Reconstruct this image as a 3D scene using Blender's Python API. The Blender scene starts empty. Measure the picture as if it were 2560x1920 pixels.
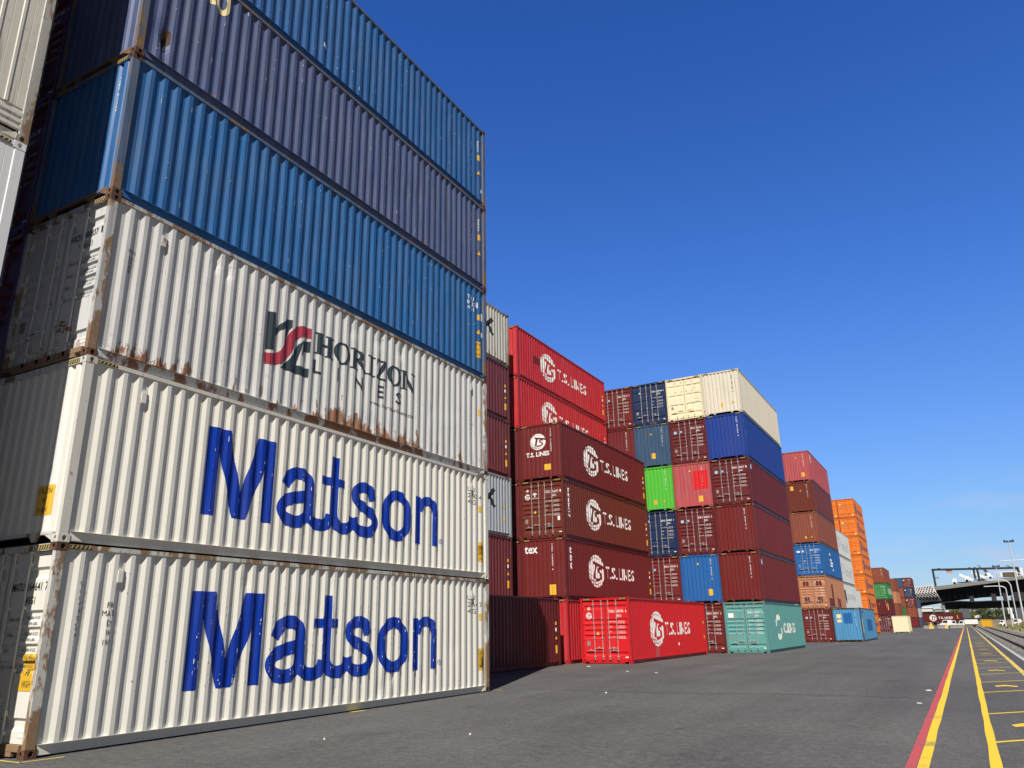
import bpy, bmesh, math, random
from mathutils import Vector, Matrix, Quaternion
R = math.radians
scene = bpy.context.scene
COL = scene.collection
random.seed(7)

# ------------------------------------------------------------------ camera
CX, CY, CZ = 11.330565, -6.713873, 1.558451
YAW, PITCH, ROLL, FPX = -0.506239, 0.307923, -0.018396, 1930.49
_f = Vector((math.sin(YAW)*math.cos(PITCH), math.cos(YAW)*math.cos(PITCH), math.sin(PITCH)))
_r = Vector((math.cos(YAW), -math.sin(YAW), 0))
_u = _r.cross(_f)
_r2 = _r*math.cos(ROLL)+_u*math.sin(ROLL)
_u2 = -_r*math.sin(ROLL)+_u*math.cos(ROLL)
cam_d = bpy.data.cameras.new("camera")
cam = bpy.data.objects.new("camera", cam_d)
COL.objects.link(cam)
cam.matrix_world = Matrix(((_r2.x, _u2.x, -_f.x, CX), (_r2.y, _u2.y, -_f.y, CY), (_r2.z, _u2.z, -_f.z, CZ), (0, 0, 0, 1)))
cam_d.sensor_width = 36
cam_d.lens = FPX/2560*36
cam_d.clip_start = 0.1
cam_d.clip_end = 6000
scene.camera = cam

def at(u, v, y):
    """pixel of the photograph (2560 wide) to a point on the vertical plane at depth y"""
    d = _f+_r2*((u-1280)/FPX)-_u2*((v-960)/FPX)
    t = (y-CY)/d.y
    return Vector((CX+d.x*t, y, CZ+d.z*t))

# ------------------------------------------------------------------ sky, sun, exposure
SUN_EL, SUN_AZ = 48.8, 20.1
world = bpy.data.worlds.new("World")
scene.world = world
world.use_nodes = True
wn = world.node_tree.nodes
wl = world.node_tree.links
wn.clear()
wo = wn.new('ShaderNodeOutputWorld')
bg = wn.new('ShaderNodeBackground')
sky = wn.new('ShaderNodeTexSky')
sky.sky_type = 'NISHITA'
sky.sun_disc = False
sky.sun_elevation = R(SUN_EL)
sky.sun_rotation = R(180-SUN_AZ)
sky.altitude = 0
sky.air_density = 1.0
sky.dust_density = 0.25
sky.ozone_density = 4.0
bg.inputs['Strength'].default_value = 0.1
# thin cloud puffs low over the horizon
tc = wn.new('ShaderNodeTexCoord')
mp = wn.new('ShaderNodeMapping')
mp.inputs['Scale'].default_value = (9, 9, 34)
nz = wn.new('ShaderNodeTexNoise')
nz.inputs['Scale'].default_value = 1.0
nz.inputs['Detail'].default_value = 4
nz.inputs['Roughness'].default_value = 0.5
cr = wn.new('ShaderNodeMapRange')
cr.inputs['From Min'].default_value = 0.52
cr.inputs['From Max'].default_value = 0.72
sx = wn.new('ShaderNodeSeparateXYZ')
el = wn.new('ShaderNodeMapRange')
el.inputs['From Min'].default_value = 0.17
el.inputs['From Max'].default_value = 0.06
el.inputs['To Max'].default_value = 0.55
mu = wn.new('ShaderNodeMath')
mu.operation = 'MULTIPLY'
hs = wn.new('ShaderNodeHueSaturation')
hs.inputs['Saturation'].default_value = 1.0
mx = wn.new('ShaderNodeMixRGB')
mx.inputs['Color2'].default_value = (4.6, 4.9, 6.6, 1)
wl.new(tc.outputs['Generated'], mp.inputs['Vector'])
wl.new(mp.outputs[0], nz.inputs['Vector'])
wl.new(nz.outputs['Fac'], cr.inputs['Value'])
wl.new(tc.outputs['Generated'], sx.inputs[0])
wl.new(sx.outputs['Z'], el.inputs['Value'])
wl.new(cr.outputs[0], mu.inputs[0])
wl.new(el.outputs[0], mu.inputs[1])
wl.new(mu.outputs[0], mx.inputs['Fac'])
tint = wn.new('ShaderNodeValToRGB')
_el = tint.color_ramp.elements
while len(_el) < 7: _el.new(0.5)
for q, (p, c) in zip(_el, ((0.0, (0.54, 0.66, 0.88)), (0.066, (0.56, 0.69, 0.92)), (0.127, (0.60, 0.78, 1.03)), (0.208, (0.58, 0.81, 1.20)), (0.30, (0.52, 0.82, 1.32)), (0.414, (0.42, 0.78, 1.40)), (0.68, (0.28, 0.64, 1.32)))):
    q.position = p; q.color = (*[v/1.5 for v in c], 1)
tm = wn.new('ShaderNodeMixRGB'); tm.blend_type = 'MULTIPLY'; tm.inputs['Fac'].default_value = 1
gain = wn.new('ShaderNodeVectorMath'); gain.operation = 'SCALE'; gain.inputs['Scale'].default_value = 1.5
wl.new(sx.outputs['Z'], tint.inputs[0])
wl.new(sky.outputs[0], tm.inputs['Color1']); wl.new(tint.outputs[0], tm.inputs['Color2'])
# sky outside the view is dimmed below its natural level to cut fill light
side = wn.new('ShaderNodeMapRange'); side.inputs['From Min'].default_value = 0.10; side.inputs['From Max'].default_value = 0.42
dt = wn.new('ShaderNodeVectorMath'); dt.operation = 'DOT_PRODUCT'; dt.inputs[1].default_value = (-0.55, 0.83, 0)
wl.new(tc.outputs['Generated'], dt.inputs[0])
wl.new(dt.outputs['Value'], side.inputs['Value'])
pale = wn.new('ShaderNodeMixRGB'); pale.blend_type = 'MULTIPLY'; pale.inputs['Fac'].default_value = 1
pale.inputs['Color2'].default_value = (0.115, 0.110, 0.104, 1)  # multiplier that darkens the sky on that side
wl.new(sky.outputs[0], pale.inputs['Color1'])
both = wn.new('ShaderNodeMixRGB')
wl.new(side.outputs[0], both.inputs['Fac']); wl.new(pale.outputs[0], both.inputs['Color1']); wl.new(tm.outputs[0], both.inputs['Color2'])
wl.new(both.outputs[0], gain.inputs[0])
wl.new(gain.outputs[0], hs.inputs['Color'])
wl.new(hs.outputs[0], mx.inputs['Color1'])
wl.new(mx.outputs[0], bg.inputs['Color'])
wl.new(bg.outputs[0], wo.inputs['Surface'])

sun_d = bpy.data.lights.new("sun", 'SUN')
sun_d.energy = 5.0
sun_d.angle = R(0.5)
sun_d.color = (1.0, 0.945, 0.85)
sun = bpy.data.objects.new("sun", sun_d)
COL.objects.link(sun)
LD = Vector((-math.sin(R(SUN_AZ))*math.cos(R(SUN_EL)), math.cos(R(SUN_AZ))*math.cos(R(SUN_EL)), -math.sin(R(SUN_EL))))
sun.rotation_euler = LD.to_track_quat('-Z', 'Y').to_euler()
sun.location = (40, -80, 90)

scene.view_settings.view_transform = 'Standard'
scene.view_settings.look = 'None'
scene.view_settings.exposure = 0.32
scene.view_settings.gamma = 1

# ------------------------------------------------------------------ materials
def nt(name):
    m = bpy.data.materials.new(name)
    m.use_nodes = True
    t = m.node_tree
    return m, t, t.nodes['Principled BSDF']

def plain(name, c, rough=0.6, metal=0.0, var=0.12, scale=3.0):
    m, t, b = nt(name)
    n = t.nodes.new('ShaderNodeTexNoise')
    n.inputs['Scale'].default_value = scale
    n.inputs['Detail'].default_value = 5
    g = t.nodes.new('ShaderNodeTexCoord')
    t.links.new(g.outputs['Object'], n.inputs['Vector'])
    x = t.nodes.new('ShaderNodeMixRGB')
    x.inputs['Color1'].default_value = (*[v*(1-var) for v in c], 1)
    x.inputs['Color2'].default_value = (*[min(1, v*(1+var)) for v in c], 1)
    t.links.new(n.outputs['Fac'], x.inputs['Fac'])
    t.links.new(x.outputs[0], b.inputs['Base Color'])
    b.inputs['Roughness'].default_value = rough
    b.inputs['Metallic'].default_value = metal
    return m

def paint(name, c, rough=0.45, fade=0.25, dirt=0.35, rust=0.0, rustc=(0.15, 0.055, 0.022), chalk=0.0, spec=0.4, zones=()):
    """weathered container paint: blotchy fading, vertical dirt streaks, rust patches"""
    m, t, b = nt(name)
    N, L = t.nodes, t.links
    g = N.new('ShaderNodeTexCoord')
    oi = N.new('ShaderNodeObjectInfo')
    k = N.new('ShaderNodeVectorMath'); k.operation = 'SCALE'
    k.inputs[0].default_value = (37.3, 51.7, 13.1)
    L.new(oi.outputs['Random'], k.inputs['Scale'])
    ad = N.new('ShaderNodeVectorMath')
    L.new(g.outputs['Object'], ad.inputs[0]); L.new(k.outputs[0], ad.inputs[1])
    def noise(sc, detail, vec_scale, rough_=0.55):
        mpn = N.new('ShaderNodeMapping'); mpn.inputs['Scale'].default_value = vec_scale
        L.new(ad.outputs[0], mpn.inputs['Vector'])
        n = N.new('ShaderNodeTexNoise')
        n.inputs['Scale'].default_value = sc; n.inputs['Detail'].default_value = detail; n.inputs['Roughness'].default_value = rough_
        L.new(mpn.outputs[0], n.inputs['Vector'])
        return n.outputs['Fac']
    def rng(src, a, bb, lo=0.0, hi=1.0):
        r = N.new('ShaderNodeMapRange')
        r.inputs['From Min'].default_value = a; r.inputs['From Max'].default_value = bb
        r.inputs['To Min'].default_value = lo; r.inputs['To Max'].default_value = hi
        L.new(src, r.inputs['Value'])
        return r.outputs[0]
    def mix(fac, a, bcol):
        x = N.new('ShaderNodeMixRGB')
        L.new(fac, x.inputs['Fac'])
        if isinstance(a, tuple): x.inputs['Color1'].default_value = (*a, 1)
        else: L.new(a, x.inputs['Color1'])
        x.inputs['Color2'].default_value = (*bcol, 1)
        return x.outputs[0]
    lum = sum(c)/3
    f = rng(noise(1.4, 6, (1, 1, 0.5)), 0.35, 0.7, 0, fade)
    col = mix(f, tuple(c), tuple(v*0.62+lum*0.16 for v in c))
    if chalk:
        cf = rng(noise(2.2, 7, (2.5, 2.5, 0.35)), 0.4, 0.75, 0, chalk)
        col = mix(cf, col, tuple(min(1, v*0.5+lum*1.0+0.10) for v in c))
    d = rng(noise(5, 5, (3, 3, 0.12)), 0.56, 0.78, 0, dirt)
    col = mix(d, col, (0.06, 0.05, 0.042))
    d2 = rng(noise(9, 8, (1, 1, 1), 0.7), 0.60, 0.72, 0, dirt*0.9)
    col = mix(d2, col, (0.05, 0.042, 0.035))
    if rust:
        rn = noise(3.2, 9, (1.3, 1.3, 0.55), 0.68)
        sp = N.new('ShaderNodeSeparateXYZ'); L.new(g.outputs['Object'], sp.inputs[0])
        low = rng(sp.outputs['Z'], 0.75, 0.12, 0, 0.13)
        adm = N.new('ShaderNodeMath'); L.new(rn, adm.inputs[0]); L.new(low, adm.inputs[1])
        for (y0, y1, z0, z1, boost) in zones:      # places where the sheet has rusted through: y window, from z0 fading out at z1
            wy = N.new('ShaderNodeMath'); wy.operation = 'MULTIPLY'
            L.new(rng(sp.outputs['Y'], y0, y0+0.5), wy.inputs[0]); L.new(rng(sp.outputs['Y'], y1, y1-0.5), wy.inputs[1])
            wz = N.new('ShaderNodeMath'); wz.operation = 'MULTIPLY'
            L.new(wy.outputs[0], wz.inputs[0]); L.new(rng(sp.outputs['Z'], z1, z0, 0, boost), wz.inputs[1])
            ad2 = N.new('ShaderNodeMath'); L.new(adm.outputs[0], ad2.inputs[0]); L.new(wz.outputs[0], ad2.inputs[1])
            adm = ad2
        th = 0.78-0.30*rust
        rf = rng(adm.outputs[0], th, th+0.05, 0, 0.92)
        rc = N.new('ShaderNodeMixRGB')
        L.new(noise(14, 5, (1, 1, 1)), rc.inputs['Fac'])
        rc.inputs['Color1'].default_value = (*rustc, 1)
        rc.inputs['Color2'].default_value = (rustc[0]*2.1, rustc[1]*2.3, rustc[2]*2.0, 1)
        x = N.new('ShaderNodeMixRGB'); L.new(rf, x.inputs['Fac']); L.new(col, x.inputs['Color1']); L.new(rc.outputs[0], x.inputs['Color2'])
        col = x.outputs[0]
        rr = rng(rf, 0, 1, rough, 0.9)
        L.new(rr, b.inputs['Roughness'])
    else:
        L.new(rng(f, 0, max(fade, 0.01), rough, min(1, rough+0.15)), b.inputs['Roughness'])
    L.new(col, b.inputs['Base Color'])
    b.inputs['Specular IOR Level'].default_value = spec
    bp = N.new('ShaderNodeBump')
    bp.inputs['Strength'].default_value = 0.12
    bp.inputs['Distance'].default_value = 0.02
    L.new(noise(3.0, 4, (1, 1, 0.7)), bp.inputs['Height'])
    L.new(bp.outputs[0], b.inputs['Normal'])
    return m

# colour key : (rgb, kwargs)
PAL = {
 'ivory':   ((0.79, 0.77, 0.71), dict(dirt=0.12, fade=0.10, rough=0.4)),
 'horizon': ((0.65, 0.65, 0.65), dict(dirt=0.45, fade=0.25, rust=0.42, rough=0.5, zones=((4.6, 9.2, 0.17, 0.75, 0.125), (6.2, 8.6, 2.80, 2.50, 0.11), (0.2, 2.6, 0.17, 0.5, 0.06)))),
 'blue':    ((0.018, 0.125, 0.36), dict(dirt=0.55, fade=0.45, chalk=0.14)),
 'slate':   ((0.068, 0.100, 0.235), dict(dirt=0.75, fade=0.5, chalk=0.22, rust=0.12, rough=0.6)),
 'blue2':   ((0.022, 0.115, 0.34), dict(dirt=0.55, fade=0.45, chalk=0.16, rust=0.05)),
 'reefer':  ((0.70, 0.67, 0.60), dict(dirt=0.6, fade=0.3, rough=0.5)),
 'reefer2': ((0.76, 0.77, 0.80), dict(dirt=0.15, fade=0.1)),
 'red':     ((0.52, 0.018, 0.026), dict(dirt=0.2, fade=0.3, chalk=0.10)),
 'bright':  ((0.62, 0.012, 0.018), dict(dirt=0.12, fade=0.15)),
 'maroon':  ((0.150, 0.016, 0.016), dict(dirt=0.25, fade=0.3)),
 'maroon2': ((0.120, 0.013, 0.017), dict(dirt=0.3, fade=0.35)),
 'plum':    ((0.150, 0.030, 0.040), dict(dirt=0.3, fade=0.4, chalk=0.1)),
 'brown':   ((0.150, 0.028, 0.018), dict(dirt=0.35, fade=0.35, rust=0.05)),
 'oxide':   ((0.245, 0.060, 0.030), dict(dirt=0.3, fade=0.4, chalk=0.1)),
 'tan':     ((0.50, 0.20, 0.095), dict(dirt=0.5, fade=0.5, rust=0.25, rustc=(0.13, 0.03, 0.02))),
 'pink':    ((0.43, 0.065, 0.075), dict(dirt=0.3, fade=0.4, chalk=0.18)),
 'teal':    ((0.11, 0.32, 0.31), dict(dirt=0.2, fade=0.2)),
 'green':   ((0.085, 0.47, 0.045), dict(dirt=0.15, fade=0.15)),
 'ever':    ((0.02, 0.22, 0.05), dict(dirt=0.25, fade=0.2)),
 'navy':    ((0.010, 0.026, 0.085), dict(dirt=0.25, fade=0.25)),
 'steel':   ((0.035, 0.085, 0.165), dict(dirt=0.5, fade=0.4, chalk=0.12, rust=0.08)),
 'royal':   ((0.012, 0.045, 0.27), dict(dirt=0.15, fade=0.2)),
 'cobalt':  ((0.014, 0.115, 0.37), dict(dirt=0.2, fade=0.25)),
 'azure':   ((0.060, 0.26, 0.50), dict(dirt=0.45, fade=0.4, rust=0.1, chalk=0.1)),
 'cream':   ((0.80, 0.72, 0.50), dict(dirt=0.12, fade=0.1)),
 'stone':   ((0.66, 0.62, 0.52), dict(dirt=0.3, fade=0.2)),
 'white':   ((0.62, 0.64, 0.66), dict(dirt=0.25, fade=0.2)),
 'bluegrey':((0.40, 0.45, 0.52), dict(dirt=0.3, fade=0.3, rust=0.05)),
 'oldwhite':((0.55, 0.54, 0.50), dict(dirt=0.6, fade=0.4, rust=0.5, rustc=(0.11, 0.04, 0.018))),
 'orange':  ((0.72, 0.18, 0.018), dict(dirt=0.2, fade=0.2)),
 'black':   ((0.03, 0.03, 0.035), dict(dirt=0.2, fade=0.2)),
}
_pm = {}
def PM(key, kind='wall'):
    """kind wall / post (more wear) / old (rusted through post)"""
    if (key, kind) in _pm: return _pm[(key, kind)]
    c, kw = PAL[key]
    kw = dict(kw)
    if kind == 'post':
        kw['rust'] = max(kw.get('rust', 0), 0.28); kw['dirt'] = 0.5
        c = tuple(v*0.85 for v in c)
    elif kind == 'umber':
        c = (0.055, 0.045, 0.036); kw['rust'] = 0.5
    elif kind == 'old':
        kw['rust'] = 1.0 if key in ('ivory', 'horizon') else 0.82
        kw['dirt'] = 0.9; kw['chalk'] = 0.3; kw['rustc'] = (0.15, 0.080, 0.042) if key in ('ivory', 'horizon') else (0.13, 0.075, 0.045)
        c = tuple(v*0.45+0.075 for v in c) if key not in ('ivory', 'horizon') else tuple(v*0.72 for v in c)
    m = paint('%s_paint_%s' % (key, kind), c, **kw)
    _pm[(key, kind)] = m
    return m

M_RUST = paint('rusty_casting', (0.10, 0.05, 0.035), rough=0.85, fade=0.4, dirt=0.5, rust=0.4, rustc=(0.12, 0.05, 0.028))
M_GALV = plain('galvanised_steel', (0.55, 0.55, 0.54), 0.45, 0.55)
M_WHITE = plain('white_lettering', (0.80, 0.80, 0.79), 0.5, var=0.04)
M_BLACK = plain('black_lettering', (0.022, 0.026, 0.032), 0.5)
M_CHAR = plain('charcoal_lettering', (0.03, 0.045, 0.055), 0.5)
M_CREAM = plain('cream_lettering', (0.78, 0.66, 0.36), 0.5)
M_BLUE = paint('matson_blue_paint', (0.0, 0.036, 0.37), rough=0.6, fade=0.2, dirt=0.15, chalk=0.15, spec=0.15)
M_CRIM = plain('crimson_lettering', (0.36, 0.035, 0.06), 0.5)
M_YSTR = plain('dusty_yellow_stripe', (0.50, 0.36, 0.09), 0.7, var=0.3)
M_YEL = plain('yellow_sticker', (0.74, 0.44, 0.035), 0.5, var=0.06)
M_GREYTX = plain('faint_grey_lettering', (0.36, 0.38, 0.42), 0.6)
M_NAVYTX = plain('navy_lettering', (0.03, 0.03, 0.13), 0.5)
M_PLATE = plain('grey_data_plate', (0.24, 0.23, 0.22), 0.5)
M_CYAN = plain('pale_blue_sticker', (0.28, 0.58, 0.72), 0.4)
M_GASKET = plain('rubber_gasket', (0.012, 0.012, 0.012), 0.8)
M_PAPER = plain('white_paper', (0.60, 0.60, 0.58), 0.8)

# ------------------------------------------------------------------ mesh helpers
class MB:
    def __init__(s): s.v = []; s.f = []; s.m = []
    def quad(s, a, b, c, d, mi=0):
        n = len(s.v); s.v += [tuple(a), tuple(b), tuple(c), tuple(d)]; s.f.append((n, n+1, n+2, n+3)); s.m.append(mi)
    def poly(s, pts, mi=0):
        n = len(s.v); s.v += [tuple(p) for p in pts]; s.f.append(tuple(range(n, n+len(pts)))); s.m.append(mi)
    def box(s, x0, x1, y0, y1, z0, z1, mi=0):
        n = len(s.v)
        s.v += [(x0, y0, z0), (x1, y0, z0), (x1, y1, z0), (x0, y1, z0), (x0, y0, z1), (x1, y0, z1), (x1, y1, z1), (x0, y1, z1)]
        for q in ((3, 2, 1, 0), (4, 5, 6, 7), (0, 1, 5, 4), (1, 2, 6, 5), (2, 3, 7, 6), (3, 0, 4, 7)):
            s.f.append(tuple(n+i for i in q)); s.m.append(mi)
    def bar(s, p, q, w, h=None, mi=0, up=Vector((0, 0, 1))):
        """square bar from p to q"""
        p, q = Vector(p), Vector(q); h = h or w
        d = (q-p).normalized()
        a = d.cross(up)
        if a.length < 1e-4: a = d.cross(Vector((0, 1, 0)))
        a.normalize(); b = a.cross(d)
        n = len(s.v)
        for e in (p, q):
            for i, j in ((-1, -1), (1, -1), (1, 1), (-1, 1)):
                s.v.append(tuple(e+a*(i*w/2)+b*(j*h/2)))
        for qd in ((0, 1, 2, 3), (7, 6, 5, 4), (0, 4, 5, 1), (1, 5, 6, 2), (2, 6, 7, 3), (3, 7, 4, 0)):
            s.f.append(tuple(n+i for i in qd)); s.m.append(mi)
    def tube(s, pts, r0, r1=None, n=8, mi=0, caps=True):
        r1 = r0 if r1 is None else r1
        pts = [Vector(p) for p in pts]; k = len(pts); base = len(s.v)
        for i, p in enumerate(pts):
            d = (pts[min(i+1, k-1)]-pts[max(i-1, 0)]).normalized()
            a = d.cross(Vector((0.013, 0.999, 0.02)))
            if a.length < 1e-3: a = d.cross(Vector((1, 0, 0)))
            a.normalize(); b = d.cross(a)
            r = r0+(r1-r0)*i/max(1, k-1)
            for j in range(n):
                t = 2*math.pi*j/n
                s.v.append(tuple(p+a*(r*math.cos(t))+b*(r*math.sin(t))))
        for i in range(k-1):
            for j in range(n):
                s.f.append((base+i*n+j, base+i*n+(j+1) % n, base+(i+1)*n+(j+1) % n, base+(i+1)*n+j)); s.m.append(mi)
        if caps:
            s.f.append(tuple(base+j for j in range(n))[::-1]); s.m.append(mi)
            s.f.append(tuple(base+(k-1)*n+j for j in range(n))); s.m.append(mi)
    def cyl(s, c, axis, r, h, n=14, mi=0):
        a = Vector(axis).normalized()*h/2
        s.tube([Vector(c)-a, Vector(c)+a], r, r, n, mi)
    def mesh(s, name, slots=1, smooth=False, fix=True):
        me = bpy.data.meshes.new(name)
        me.from_pydata(s.v, [], s.f)
        for i in range(slots): me.materials.append(None)
        for p, mi in zip(me.polygons, s.m): p.material_index = mi
        if fix:
            bm = bmesh.new(); bm.from_mesh(me)
            bmesh.ops.recalc_face_normals(bm, faces=bm.faces)
            bm.to_mesh(me); bm.free()
        if smooth: me.polygons.foreach_set('use_smooth', [True]*len(me.polygons))
        me.update()
        return me

def prism(b, pts, y0, y1, mi=0):
    """x,z outline extruded in y"""
    n = len(b.v); k = len(pts)
    b.v += [(p[0], y0, p[1]) for p in pts]+[(p[0], y1, p[1]) for p in pts]
    b.f.append(tuple(range(n, n+k))); b.m.append(mi)
    b.f.append(tuple(range(n+2*k-1, n+k-1, -1))); b.m.append(mi)
    for i in range(k):
        j = (i+1) % k
        b.f.append((n+i, n+k+i, n+k+j, n+j)); b.m.append(mi)

def put(name, me, mats, parent=None, loc=None, rot=None):
    o = bpy.data.objects.new(name, me)
    COL.objects.link(o)
    if not isinstance(mats, (list, tuple)): mats = [mats]
    while len(me.materials) < len(mats): me.materials.append(None)
    for i, m in enumerate(mats):
        o.material_slots[i].link = 'OBJECT'
        o.material_slots[i].material = m
    if parent: o.parent = parent
    if loc: o.location = loc
    if rot: o.rotation_euler = rot
    return o

def tag(o, label=None, cat=None, group=None, kind=None):
    if label: o['label'] = label
    if cat: o['category'] = cat
    if group: o['group'] = group
    if kind: o['kind'] = kind
    return o

def empty(name, loc, rz=0, label=None, cat=None, group=None):
    o = bpy.data.objects.new(name, None)
    COL.objects.link(o)
    o.location = loc; o.rotation_euler = (0, 0, rz); o.empty_display_size = 0.3
    return tag(o, label, cat, group)

# ------------------------------------------------------------------ container geometry
W, H = 2.438, 2.896
SX = W/2-0.012            # outer plane of the side corrugation
SD = 0.036                # its depth
def side_creases(L):
    """list of (y, depth) along the side wall"""
    a, b = 0.15, L-0.15
    n = int((b-a-0.06)/0.278)
    m = (b-a-n*0.278)/2
    out = [(a, SD)]
    y = a+m
    for i in range(n):
        out += [(y, SD), (y+0.070, SD), (y+0.138, 0), (y+0.210, 0)]
        y += 0.278
    out += [(y, SD), (b, SD)]
    return [p for i, p in enumerate(out) if i == 0 or p[0]-out[i-1][0] > 1e-5]
def end_creases():
    a = W/2-0.095
    n = 9
    pit = (2*a-0.05)/n
    out = [(-a, 0.034)]
    x = -a+0.025
    for i in range(n):
        out += [(x, 0.034), (x+pit*0.18, 0.034), (x+pit*0.36, 0), (x+pit*0.82, 0)]
        x += pit
    out += [(x, 0.034), (a, 0.034)]
    return out
def interp(cr, u):
    if u <= cr[0][0]: return cr[0][1]
    lo, hi = 0, len(cr)-1
    while hi-lo > 1:
        m = (lo+hi)//2
        if cr[m][0] <= u: lo = m
        else: hi = m
    (a, p), (b, q) = cr[lo], cr[hi]
    return p if b-a < 1e-9 else p+(q-p)*min(1, max(0, (u-a)/(b-a)))
_sc, _ec = {}, end_creases()
def SC(L):
    if L not in _sc: _sc[L] = side_creases(L)
    return _sc[L]
ZLO, ZHI = 0.168, H-0.085
DENT = {}
def dent_fn(seed, amp, extra=()):
    rnd = random.Random(seed)
    g = [(rnd.uniform(0.3, 11.9), rnd.uniform(0.2, 2.7), rnd.uniform(0.12, 0.5), rnd.uniform(0.12, 0.6), rnd.uniform(-1.0, 0.6)*amp) for _ in range(46)]
    g += list(extra)
    def fn(y, z):
        s = 0
        for a, b, sa, sb, h in g:
            u = (y-a)/sa; v = (z-b)/sb
            q = u*u+v*v
            if q < 9: s += h*math.exp(-q)
        # pinned along the frame
        k = min(1, max(0, (z-ZLO)/0.12), )*min(1, max(0, (ZHI-z)/0.10))
        return s*k
    return fn

_meshes = {}
def cached(key, fn):
    if key not in _meshes: _meshes[key] = fn()
    return _meshes[key]
def side_mesh(L, h=H, dent=None):
    cr = SC(L); zh = h-0.085
    nzz = 26 if dent else 1
    b = MB()
    zs = [ZLO+(zh-ZLO)*j/nzz for j in range(nzz+1)]
    for z in zs:
        for y, d in cr: b.v.append((SX-d+(dent(y, z) if dent else 0), y, z))
    k = len(cr)
    for j in range(nzz):
        for i in range(k-1):
            b.f.append((j*k+i, j*k+i+1, (j+1)*k+i+1, (j+1)*k+i)); b.m.append(0)
    # thin flange the sheet stands on
    b.box(W/2-0.11, SX+0.001, 0.16, L-0.16, ZLO-0.008, ZLO)
    return b.mesh('side_wall', fix=False)
def louvre_side(L):
    """reefer-like side: flat sheet with fine ribs and a ridged kick strip at the bottom"""
    b = MB()
    pts = []
    y = 0.15
    while y < L-0.16:
        pts += [(y, 0.012), (y+0.012, 0.0), (y+0.05, 0.0), (y+0.062, 0.012), (y+0.17, 0.012), (y+0.175, 0.02), (y+0.181, 0.012)]
        y += 0.29
    pts = [p for p in pts if p[0] < L-0.15]+[(L-0.15, 0.012)]
    z0, z1 = 0.56, H-0.10
    k = len(pts)
    for z in (z0, z1):
        for yy, d in pts: b.v.append((W/2-0.006-d, yy, z))
    for i in range(k-1): b.f.append((i, i+1, k+i+1, k+i)); b.m.append(0)
    prof = [(0.17, 0.012), (0.20, 0.0), (0.255, 0.0), (0.27, 0.022), (0.30, 0.022), (0.315, 0.0), (0.37, 0.0), (0.385, 0.022), (0.415, 0.022), (0.43, 0.0), (0.49, 0.0), (0.505, 0.022), (0.54, 0.022), (0.56, 0.012)]
    for (za, da), (zb, db) in zip(prof, prof[1:]):
        b.quad((W/2-0.006-da, 0.15, za), (W/2-0.006-da, L-0.15, za), (W/2-0.006-db, L-0.15, zb), (W/2-0.006-db, 0.15, zb))
    return b.mesh('side_wall', fix=False)
def end_mesh(h=H, flat=False):
    b = MB(); cr = _ec
    s = 0.35 if flat else 1
    z0, z1 = 0.15, h-0.105
    k = len(cr)
    for z in (z0, z1):
        for x, d in cr: b.v.append((x, 0.022+d*s, z))
    for i in range(k-1): b.f.append((i, i+1, k+i+1, k+i)); b.m.append(0)
    return b.mesh('end_wall', fix=False)
def header_mesh(h=H):
    b = MB(); a = W/2-0.165
    b.box(-a, a, 0.006, 0.10, h-0.112, h-0.012)
    return b.mesh('header')
def sill_mesh(door=True):
    """end sill with the two pocket cut-outs beside the castings"""
    b = MB(); a = W/2-0.165
    if not door:      # front end: raised sill over the gooseneck tunnel, with two tapered lugs
        b.box(-a, a, 0.008, 0.07, 0.122, 0.168)
        for x, s in ((-0.55, 1), (0.55, 1), (-a, 0), (a, 0)):
            if s: prism(b, [(x-0.10, 0.122), (x+0.10, 0.122), (x+0.03, 0.03), (x-0.03, 0.03)], 0.012, 0.07)
            else:
                k = 1 if x < 0 else -1
                prism(b, [(x, 0.122), (x+k*0.22, 0.122), (x, 0.02)], 0.012, 0.07)
        return b.mesh('sill')
    b.box(-a, a, 0.008, 0.10, 0.085, 0.168)
    b.box(-a+0.17, a-0.17, 0.012, 0.10, 0.02, 0.085)
    return b.mesh('sill')
def post_mesh(h=H):
    b = MB()
    # outer angle with a small return, as a rolled corner post section
    pts = [(0, 0), (0.085, 0), (0.085, 0.016), (0.10, 0.016), (0.10, 0.05), (0.03, 0.05), (0.03, 0.115), (0.045, 0.115), (0.045, 0.150), (0.012, 0.150), (0.0, 0.138)]
    z0, z1 = 0.116, h-0.116
    n = len(pts)
    P = [(W/2-0.004-x, 0.004+y) for x, y in pts]
    for z in (z0, z1):
        for x, y in P: b.v.append((x, y, z))
    for i in range(n): b.f.append((i, (i+1) % n, n+(i+1) % n, n+i)); b.m.append(0)
    return b.mesh('corner_post')
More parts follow.
